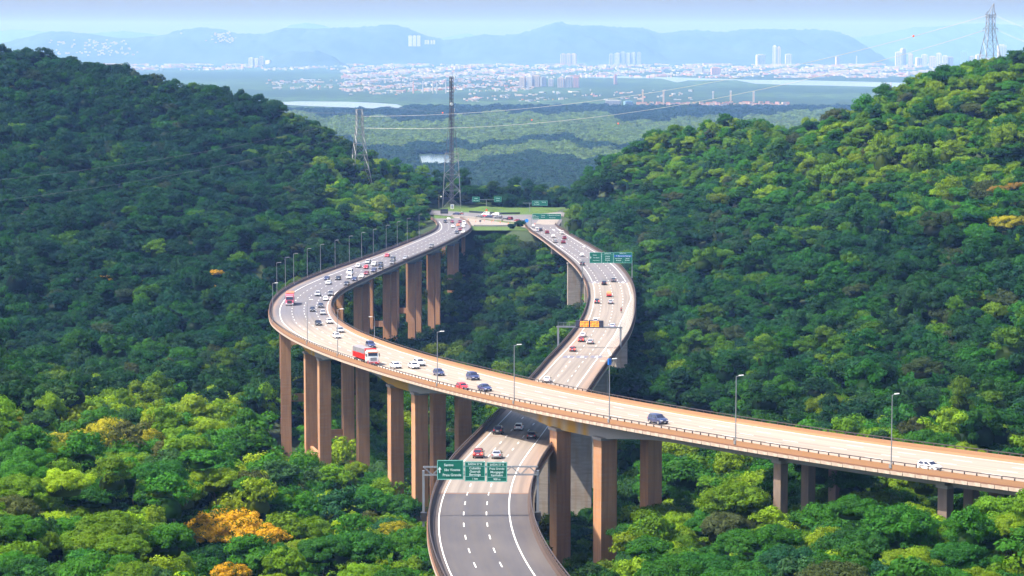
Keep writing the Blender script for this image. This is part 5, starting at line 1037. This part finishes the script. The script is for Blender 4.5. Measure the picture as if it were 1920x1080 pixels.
def crown_arrays(seed, nc, nl, leaf, flat, core=True, rclump=.30):
    V, L = crown_geo(seed, nc, nl, leaf, flat, rclump=rclump); F_ = np.arange(len(V)).reshape(-1, 4)
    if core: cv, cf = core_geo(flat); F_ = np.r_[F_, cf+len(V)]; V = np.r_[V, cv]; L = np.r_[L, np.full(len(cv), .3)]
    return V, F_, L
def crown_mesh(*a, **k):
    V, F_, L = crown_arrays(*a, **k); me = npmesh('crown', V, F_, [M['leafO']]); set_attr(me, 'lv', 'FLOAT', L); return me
def scatter(name, protos, P, S, rot, pid, tint, label=None, kind='stuff'):
    """one object whose own geometry nodes place its own crown shapes on its own points"""
    V = []; Fc = []; L = []; I = []; n = 0
    for k, (v, f, l) in enumerate(protos): V.append(v); Fc.append(f+n); L.append(l); I.append(np.full(len(v), k)); n += len(v)
    allV = np.concatenate(V+[P]); me = npmesh(name, allV, np.concatenate(Fc), [M['leafI']])
    m = len(P); set_attr(me, 'pid', 'INT', np.r_[np.concatenate(I), np.full(m, -1)]); set_attr(me, 'lv', 'FLOAT', np.r_[np.concatenate(L), np.zeros(m)])
    set_attr(me, 'iid', 'INT', np.r_[np.zeros(n), pid]); set_attr(me, 'isc', 'FLOAT_VECTOR', np.r_[np.zeros((n, 3)), S]); set_attr(me, 'irot', 'FLOAT_VECTOR', np.r_[np.zeros((n, 3)), rot]); set_attr(me, 'tint', 'FLOAT_COLOR', np.r_[np.zeros((n, 4)), np.c_[tint, np.ones(m)]])
    o = link(name, me); g = bpy.data.node_groups.new(name, 'GeometryNodeTree'); g.interface.new_socket('Geometry', in_out='INPUT', socket_type='NodeSocketGeometry'); g.interface.new_socket('Geometry', in_out='OUTPUT', socket_type='NodeSocketGeometry')
    N = g.nodes; Lk = g.links; gi = N.new('NodeGroupInput'); go = N.new('NodeGroupOutput')
    def na(nm, t): q = N.new('GeometryNodeInputNamedAttribute'); q.data_type = t; q.inputs[0].default_value = nm; return q.outputs[0]
    def cmp(v, k):
        q = N.new('FunctionNodeCompare'); q.data_type = 'INT'; q.operation = 'EQUAL'; Lk.new(v, q.inputs[2]); q.inputs[3].default_value = k; return q.outputs[0]
    pidn = na('pid', 'INT'); join = N.new('GeometryNodeJoinGeometry')
    for k in range(len(protos)):
        sp = N.new('GeometryNodeSeparateGeometry'); sp.domain = 'POINT'; Lk.new(gi.outputs[0], sp.inputs[0]); Lk.new(cmp(pidn, k), sp.inputs[1]); ti = N.new('GeometryNodeGeometryToInstance'); Lk.new(sp.outputs[0], ti.inputs[0]); Lk.new(ti.outputs[0], join.inputs[0])
    sp = N.new('GeometryNodeSeparateGeometry'); sp.domain = 'POINT'; Lk.new(gi.outputs[0], sp.inputs[0]); Lk.new(cmp(pidn, -1), sp.inputs[1])
    ip = N.new('GeometryNodeInstanceOnPoints'); Lk.new(sp.outputs[0], ip.inputs['Points']); Lk.new(join.outputs[0], ip.inputs['Instance']); ip.inputs['Pick Instance'].default_value = True
    Lk.new(na('iid', 'INT'), ip.inputs['Instance Index']); Lk.new(na('irot', 'FLOAT_VECTOR'), ip.inputs['Rotation']); Lk.new(na('isc', 'FLOAT_VECTOR'), ip.inputs['Scale']); Lk.new(ip.outputs[0], go.inputs[0])
    md = o.modifiers.new('scatter', 'NODES'); md.node_group = g; return tag(o, kind=kind)
# where trees stand
sp_ = 5.5; tx = np.arange(-420, 420, sp_); ty = np.arange(285, 1640, sp_); TX, TY = np.meshgrid(tx, ty); TX = (TX+RNG.uniform(-.48, .48, TX.shape)*sp_+(np.arange(len(ty))[:, None] % 2)*sp_*.5).ravel(); TY = (TY+RNG.uniform(-.48, .48, TY.shape)*sp_).ravel()
keep = np.abs(TX) < .2087*TY*1.22+14; TX, TY = TX[keep], TY[keep]; TZ = gz(TX, TY)
dd, dz_, ds_ = decks_near(TX, TY)
ok = (PLAT(TX, TY) < .6) & (TZ > 4); TX, TY, TZ, dd, dz_, ds_ = (a[ok] for a in (TX, TY, TZ, dd, dz_, ds_))
n = len(TX); rad = RNG.uniform(2.2, 4.7, n)*np.where(RNG.random(n) < .12, 1.35, 1); hgt = RNG.normal(8.8, 2.5, n)+ (rad-4)*1.2; hgt = np.clip(hgt, 4.5, 15)
# sight lines: build a depth mask of road surfaces and keep crowns from covering them
Wm, Hm = 960, 540; mask = np.zeros((Hm, Wm))
for D in (DU, DL):
    for i in range(0, len(D['s'])):
        hw = D['w'][i]/2
        for u in np.linspace(-hw-.3, hw+.3, 30):
            P = (D['P'][i, 0]+D['N'][i, 0]*u, D['P'][i, 1]+D['N'][i, 1]*u, D['P'][i, 2]+.0)
            x, y, f = proj(np.array(P)); xi, yi = int(x/2), int(y/2)
            for a in (-1, 0, 1):
                if 0 <= xi+a < Wm and 0 <= yi < Hm: mask[yi, xi+a] = max(mask[yi, xi+a], f)
for p in PIERS_U[:4]:
    for s in p:
        c = dp(DU, s, -5); x, y, f = proj(np.array([c.x, c.y, c.z])); lim_y = {PIERS_U[0]: 1080, PIERS_U[1]: 925, PIERS_U[2]: 885, PIERS_U[3]: 870}[p]
        xi = int(x/2); mask[int(y/2):int(lim_y/2), max(0, xi-8):xi+9] = np.maximum(mask[int(y/2):int(lim_y/2), max(0, xi-8):xi+9], f-4)
for (x0, x1, y0, y1, f) in ((1003, 1112, 830, 1005, 585), (1447, 1480, 880, 985, 430), (1504, 1536, 890, 950, 430), (1756, 1790, 920, 980, 410), (1057, 1095, 490, 600, 1066), (1022, 1055, 470, 512, 1160), (655, 684, 560, 625, 930), (700, 737, 520, 645, 1000), (752, 783, 500, 650, 1060), (797, 820, 480, 630, 1110), (834, 856, 465, 548, 1170), (866, 874, 455, 495, 1220), (890, 1000, 420, 432, 1262), (820, 1050, 375, 425, 1290), (1090, 1166, 640, 750, 640), (800, 822, 870, 985, 368), (985, 1010, 870, 1000, 368), (652, 690, 300, 352, 1390)):
    mask[y0//2:y1//2, x0//2:x1//2] = np.maximum(mask[y0//2:y1//2, x0//2:x1//2], f)
drop = np.zeros(n)
for (ox, oz, osy) in ((0, 1, 0), (-.55, .86, 0), (.55, .86, 0), (-.9, .55, 0), (.9, .55, 0)):
    for it in range(26):
        Z = TZ+hgt*(oz if oz == 1 else 1)-rad*(1-oz)*.9-drop; x, y, f = proj(np.stack([TX+ox*rad, TY, Z], 1)); xi = (x/2).astype(int); yi = (y/2).astype(int)
        inside = (xi >= 0) & (xi < Wm) & (yi >= 0) & (yi < Hm); m = np.zeros(n); m[inside] = mask[yi[inside], xi[inside]]; bad = m > f+5; drop[bad] += .8
        if not bad.any(): break
under = (dd < 9.5+rad) & (ds_ > 30) & (TZ+hgt > dz_-3.5); drop[under] = np.maximum(drop[under], (TZ+hgt-dz_+3.5)[under])
under = (dd < 13.5) & (ds_ <= 75); drop[under] = 99
for p in PIERS_U: pass
hgt2 = hgt-drop; ok = hgt2 > 1.5; small = hgt2 < 5
rad = np.where(small, rad*np.clip(hgt2/5, .4, 1), rad)
TX, TY, TZ, rad, hgt = TX[ok], TY[ok], TZ[ok], rad[ok], hgt2[ok]; n = len(TX)
sx_, sy_, sf_ = proj(np.stack([TX, TY, TZ+hgt], 1))
# species colours and zone tints
PAL = np.array([(.006, .040, .010), (.010, .058, .008), (.018, .080, .005), (.005, .036, .020), (.058, .120, .004), (.013, .044, .014), (.105, .170, .005), (.038, .042, .016), (.018, .050, .020)])
zone = np.sin(TX*.021+1.3)*np.sin(TY*.017+.4)+.5*np.sin(TX*.05+TY*.03)
pr = np.tile(np.array([.2, .2, .16, .12, .10, .08, .05, .04, .05]), (n, 1))
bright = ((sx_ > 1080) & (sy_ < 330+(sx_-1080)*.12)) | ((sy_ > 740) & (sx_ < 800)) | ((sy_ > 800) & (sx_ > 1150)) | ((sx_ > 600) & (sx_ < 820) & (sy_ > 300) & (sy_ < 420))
pr[bright] = [.03, .13, .30, .03, .28, .03, .15, .02, .03]; dark = (sx_ < 520) & (sy_ < 640); pr[dark] = [.30, .16, .06, .26, .03, .12, .01, .02, .04]  # dark: cloud shade over the left hill painted into tree tints
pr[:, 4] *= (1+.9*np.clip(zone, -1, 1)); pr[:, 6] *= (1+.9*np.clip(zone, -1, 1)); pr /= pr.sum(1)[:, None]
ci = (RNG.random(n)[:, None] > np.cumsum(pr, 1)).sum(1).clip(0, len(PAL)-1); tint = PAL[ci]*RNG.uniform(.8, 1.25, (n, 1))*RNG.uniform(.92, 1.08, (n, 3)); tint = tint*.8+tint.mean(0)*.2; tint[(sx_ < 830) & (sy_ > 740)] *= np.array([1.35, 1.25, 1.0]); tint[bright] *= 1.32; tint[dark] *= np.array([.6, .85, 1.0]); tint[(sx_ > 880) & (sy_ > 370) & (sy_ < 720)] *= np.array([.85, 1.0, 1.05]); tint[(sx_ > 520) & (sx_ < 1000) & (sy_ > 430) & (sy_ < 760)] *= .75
# flowering trees
FLW = [(283, 540, 1000, 5.5, 0), (195, 545, 1000, 3.5, 0), (396, 537, 1010, 3.5, 0), (406, 509, 1030, 3.0, 0), (200, 803, 520, 7.0, 1), (92, 818, 500, 5.0, 1), (130, 822, 500, 4.5, 1), (275, 815, 520, 4.5, 1), (20, 778, 540, 3.6, 1), (430, 985, 420, 7.0, 0), (480, 990, 415, 5.6, 0), (390, 992, 415, 4.5, 0), (432, 1070, 370, 3.2, 0), (742, 985, 455, 3.4, 1), (220, 985, 390, 2.0, 0), (1873, 352, 870, 4.2, 2), (1905, 345, 880, 4.0, 2), (1880, 420, 850, 5.5, 1), (1905, 415, 850, 5.0, 1)]
P_N = [crown_mesh(100+k, 74, 250, .036, [.62, .5, .75, .58][k % 4], rclump=.20) for k in range(6)]
FL = [.62, .5, .85, .56, .72, 1.0, .45, .7, .9, .66, 1.15, .6]
P_F = [crown_arrays(200+k, 30+4*(k % 5), 84, .066, FL[k], rclump=.22+.02*(k % 4)) for k in range(12)]
def trunk_mesh(seed):
    rs = random.Random(seed); b = MB(); b.bar((0, 0, -.3), (.02, .01, .62), .035, 7, r2=.022)
    for k in range(5): a = 6.28*k/5+rs.random(); b.bar((.01, 0, .38+.06*k), (math.cos(a)*.32, math.sin(a)*.32, .78+.05*rs.random()), .014, 5, r2=.006)
    return b.mesh('trunk', [M['bark']], fix=False)
TRK = [trunk_mesh(k) for k in range(3)]
def tree_obj(x, y, z, r, h_, col, pid, label, group, name='rainforest_tree', rz=None, mt=None):
    o = empty(name, (x, y, z), rz=random.random()*6.28 if rz is None else rz, label=label, cat='tree', group=group)
    c = link('crown', P_N[pid % 6], o); fl = [.62, .5, .75, .58][(pid % 6) % 4]; c.location = (0, 0, h_-r*fl*1.02-.05*r); c.scale = (r, r, r*random.uniform(.9, 1.15)); c.color = (*col, 1)
    if mt: setmat(c, 0, mt)
    t = link('trunk', TRK[pid % 3], o); t.scale = (r*.9, r*.9, h_*.8); return o
FL_L = ['largest golden tree blossoming on the dark left slope', 'small golden tree furthest left on the dark slope', 'small golden tree on the dark slope below another', 'topmost small golden tree on the dark slope', 'largest yellow-green tree along the top of the left hillock', 'yellow-green tree at the left end of the hillock row', 'yellow-green tree second from left in the hillock row', 'yellow-green tree at the right end of the hillock row', 'yellow-green tree at the very left edge of the picture', 'large golden crown at the bottom left', 'right lobe tree of the large golden clump at bottom left', 'left lobe tree of the large golden clump at bottom left', 'small golden tree cut by the bottom edge', 'yellow-green tree beside the near sign gantry post', 'tiny golden tree on the dark bottom left canopy', 'orange tinted tree high on the right slope', 'orange tinted tree touching the right edge of the picture', 'yellowish tree below the orange ones on the right slope', 'yellowish tree at the right edge below the orange ones']
fx = []
for (px, py, D, r, k) in FLW:
    p = at(px, py, D); g = float(gz(p[0], p[1])); col = [(.46, .26, .010), (.27, .25, .010), (.20, .12, .02)][k]; hh = max(p[2]-g, r*1.1)
    names = ['golden flowering tree', 'yellow-green flowering tree', 'orange tinted tree']; where = ('on the dark valley side left of the bend' if py < 600 and px < 600 else 'on the low hillock left of the tall piers' if py < 900 and px < 600 else 'among the dark crowns below the left piers' if px < 800 else 'on the upper right slope')
    tree_obj(p[0], p[1], g, r, hh+.6, col, len(fx), FL_L[len(fx)], 'flowering trees scattered through the forest', 'flowering_tree', mt=M['bloom']); fx.append((p[0], p[1], r, p[2]))
# give the flowering crowns room
for (x, y, r, zt) in fx:
    near = ((TX-x)**2+(TY-y)**2 < (r+1.5)**2) | ((np.abs(TX-x*TY/y) < r+2) & (TY < y) & (TY > y-45) & (TZ+hgt > CZ-(CZ-zt+r*.55)*TY/y)); keep = ~near; TX, TY, TZ, rad, hgt, tint, ci, sx_, sy_ = (a[keep] for a in (TX, TY, TZ, rad, hgt, tint, ci, sx_, sy_))
n = len(TX); infr = (sx_ > -20) & (sx_ < 1940) & (sy_ > 0) & (sy_ < 1100); size = np.where(infr, rad/TY, 0); order = np.argsort(-size); near_set = order[:262]; isn = np.zeros(n, bool); isn[near_set] = True
CN = ['dark green', 'deep green', 'mid green', 'bluish dark green', 'light green', 'dull green', 'lime green', 'brownish', 'grey-green']
def place(px, py):
    if px < 400: return 'on the lower left hillock' if py > 860 else 'on the slope beyond the lower left hillock'
    if px < 830: return 'below the tall piers left of the lower road' if py > 900 else 'on the hillock left of the tall piers'
    if px < 1240: return 'beside the nearest tall columns'
    if px < 1480: return 'in front of the short dark bent'
    if px < 1760: return 'between the two short bents'
    return 'below the white hatchback at the lower right'
LB = {}
for i in near_set:
    sz = 'small ' if rad[i] < 3.6 else ('broad ' if rad[i] > 5.2 else ''); tl = 'tall ' if hgt[i] > 11.5 else ''
    lb = '%s%s%s tree %s' % (tl, sz, CN[ci[i]], place(sx_[i], sy_[i])); LB.setdefault(lb, []).append(i)
for lb, ids in LB.items():
    ids.sort(key=lambda i: sx_[i]); g_ = lb.replace(' tree ', ' trees ')
    for k, i in enumerate(ids):
        l2 = lb if len(ids) == 1 or len(ids) > 12 else ('%s from left, %s' % (ORD[k], lb) if len(ids) > 2 else ('%s %s' % (('left', 'right')[k]+' one of two,', lb)))
        l2 = ' '.join(l2.split()[:16]) if len(l2.split()) <= 16 else l2.replace(', ', ' ').replace('at the lower left', 'lower left').replace('at the lower right', 'lower right').replace('from left ', '').replace('right of the lower road', 'right of the road').replace('left of the lower road', 'left of the road').replace('under the upper road', '')
        l2 = l2 if len(l2.split()) <= 16 else l2.replace('one of two ', '').replace('tall small', 'small').replace('tall broad', 'broad')
        if len(l2.split()) > 16: l2 = l2.replace('tree ', '').replace(' the ', ' ', 1)
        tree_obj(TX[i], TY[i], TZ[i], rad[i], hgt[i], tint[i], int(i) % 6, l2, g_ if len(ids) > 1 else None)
# emergent trees that read singly against what is behind them
for (px, pt_, D, r, col, lab, nm) in ((1235, 950, 445, 6.0, 4, 'tall open-crowned tree in front of the fourth near column', 'rainforest_tree'), (1190, 985, 440, 4.5, 2, 'leafy tree with drooping branches right of the nearest piers', 'rainforest_tree'), (668, 870, 560, 3.2, 6, 'small bright lime tree at the foot of the piers below the truck', 'rainforest_tree'), (1078, 985, 520, 1.6, 2, 'small tree against the pale wall pier', 'rainforest_tree'),
    (1522, 228, 1200, 4.6, 0, 'lone umbrella-shaped tree on the right skyline', 'rainforest_tree'), (1750, 140, 1150, 5.0, 8, 'grey-green spreading tree in front of the great pylon', 'rainforest_tree'), (505, 206, 1490, 3.6, 5, 'spreading tree breaking the left skyline', 'rainforest_tree'), (975, 415, 1268, 3.2, 3, 'bushy tree beside the round blue sign at the junction', 'rainforest_tree'), (960, 420, 1262, 2.4, 3, 'smaller bush by the tree at the junction', 'rainforest_tree')):
    p = at(px, pt_, D); g = float(gz(p[0], p[1])); tree_obj(p[0], p[1], g, r, max(p[2]-g, r), PAL[col]*1.1, len(lab), lab, None, nm)
# trees behind the junction
for k in range(60):
    px = RNG.uniform(935, 1075); y = RNG.uniform(1425, 1500); p = at(px, RNG.uniform(366, 392), y)
    TX = np.r_[TX, p[0]]; TY = np.r_[TY, y]; g = float(gz(p[0], y)); TZ = np.r_[TZ, g]; rad = np.r_[rad, 4.2]; hgt = np.r_[hgt, max(5, p[2]-g)]; tint = np.r_[tint, PAL[[0, 3][k % 2]][None]]; isn = np.r_[isn, False]
f = ~isn; m = int(f.sum()); pid = RNG.integers(0, 12, m); r_ = rad[f]*1.1; flats = np.array(FL)[pid]
P = np.c_[TX[f], TY[f], TZ[f]+hgt[f]-r_*flats*1.0]; rot = np.c_[RNG.normal(0, .08, (m, 2)), RNG.uniform(0, 6.28, m)]
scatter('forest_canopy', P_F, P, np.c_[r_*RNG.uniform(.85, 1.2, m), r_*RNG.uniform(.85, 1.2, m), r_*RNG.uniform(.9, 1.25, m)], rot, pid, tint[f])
# understorey that fills the gaps with foliage
ux = RNG.uniform(-420, 420, 24000); uy = 1/RNG.uniform(1/1600, 1/290, 24000); kk = (np.abs(ux) < .2087*uy*1.15+8); ux, uy = ux[kk], uy[kk]; uz = gz(ux, uy); a_, b_, c_ = decks_near(ux, uy); kk = (PLAT(ux, uy) < .5) & (uz > 4) & ((a_ > 9) | (uz+4 < b_-4)) & ((a_ > 13.5) | (c_ > 75)); ux, uy, uz = ux[kk], uy[kk], uz[kk]; m = len(ux)
x, y, ff = proj(np.stack([ux, uy, uz+4], 1)); xi = (x/2).astype(int).clip(0, Wm-1); yi = (y/2).astype(int).clip(0, Hm-1); low = mask[yi, xi] > ff+5; usc = RNG.uniform(2.2, 3.6, m)*np.where(low, .5, 1)
scatter('undergrowth', P_F[:4], np.c_[ux, uy, uz+np.where(low, -.1, .6)], np.c_[[usc]*3].T, np.c_[np.zeros((m, 2)), RNG.uniform(0, 6, m)], RNG.integers(0, 4, m), PAL[RNG.choice([0, 1, 3, 5], m)]*.9)
# mangrove and lowland forest on the plain
P_M = [crown_arrays(300+k, 10, 16, .22, .55, rclump=.42) for k in range(4)]
bands_ = [(366, 205, 62000)]; uY = 1/RNG.uniform(1/(F*CZ/(202-YH)), 1/(F*CZ/(392-YH)), 60000); uX = RNG.uniform(-1, 1, 60000)*.2087*uY*1.06
px_, py_, _ = proj(np.stack([uX, uY, np.zeros(60000)], 1))
wat = ((px_ > 778) & (px_ < 856) & (py_ > 289) & (py_ < 318)) | ((px_ > 495) & (px_ < 762) & (py_ > 186) & (py_ < 209)) | ((px_ > 1436) & (px_ < 1504) & (py_ > 247) & (py_ < 260))
kk = ~wat & (px_ > 400) & (px_ < 1760); uX, uY, px_, py_ = uX[kk], uY[kk], px_[kk], py_[kk]; m = len(uX)
wob = 8*np.sin(px_*.013+1)+5*np.sin(px_*.031+py_*.05)+3*np.sin(px_*.09); y2 = py_+wob
lt = ((y2 > 224) & (y2 < 272)) | ((y2 > 285) & (y2 < 306) & (px_ > 850)); lt2 = (y2 > 204) & (y2 < 224)  # sunlit and cloud-shadowed bands of the plain, painted as crown tints
tn = np.where(lt[:, None], np.array([(.078, .128, .026)]), np.array([(.013, .037, .016)]))*RNG.uniform(.7, 1.3, (m, 1)); tn[lt2] *= .8
hs = RNG.uniform(5, 9, m)*np.sqrt(uY/3500)
scatter('mangrove_forest', P_M, np.c_[uX, uY, RNG.uniform(1, 4, m)], np.c_[hs, hs, hs*RNG.uniform(.8, 1.3, m)], np.c_[np.zeros((m, 2)), RNG.uniform(0, 6, m)], RNG.integers(0, 4, m), tn)
# ------------------------------------------------------------ haze: one closed box of even air
b = MB().box((0, 13150, 186), (44000, 28300, 374)); hz = b.obj('haze', None) if False else link('haze', b.mesh('haze', []))
hm = bpy.data.materials.new('haze air'); hm.use_nodes = True; nt = hm.node_tree; nt.nodes.clear(); o_ = nt.nodes.new('ShaderNodeOutputMaterial'); pv = nt.nodes.new('ShaderNodeVolumePrincipled')
pv.inputs['Color'].default_value = (.23, .45, 1, 1); pv.inputs['Absorption Color'].default_value = (1, 1, 1, 1); pv.inputs['Density'].default_value = 5.2e-5; pv.inputs['Anisotropy'].default_value = 0.0; nt.links.new(pv.outputs[0], o_.inputs['Volume']); hz.data.materials.append(hm); hz['kind'] = 'stuff'
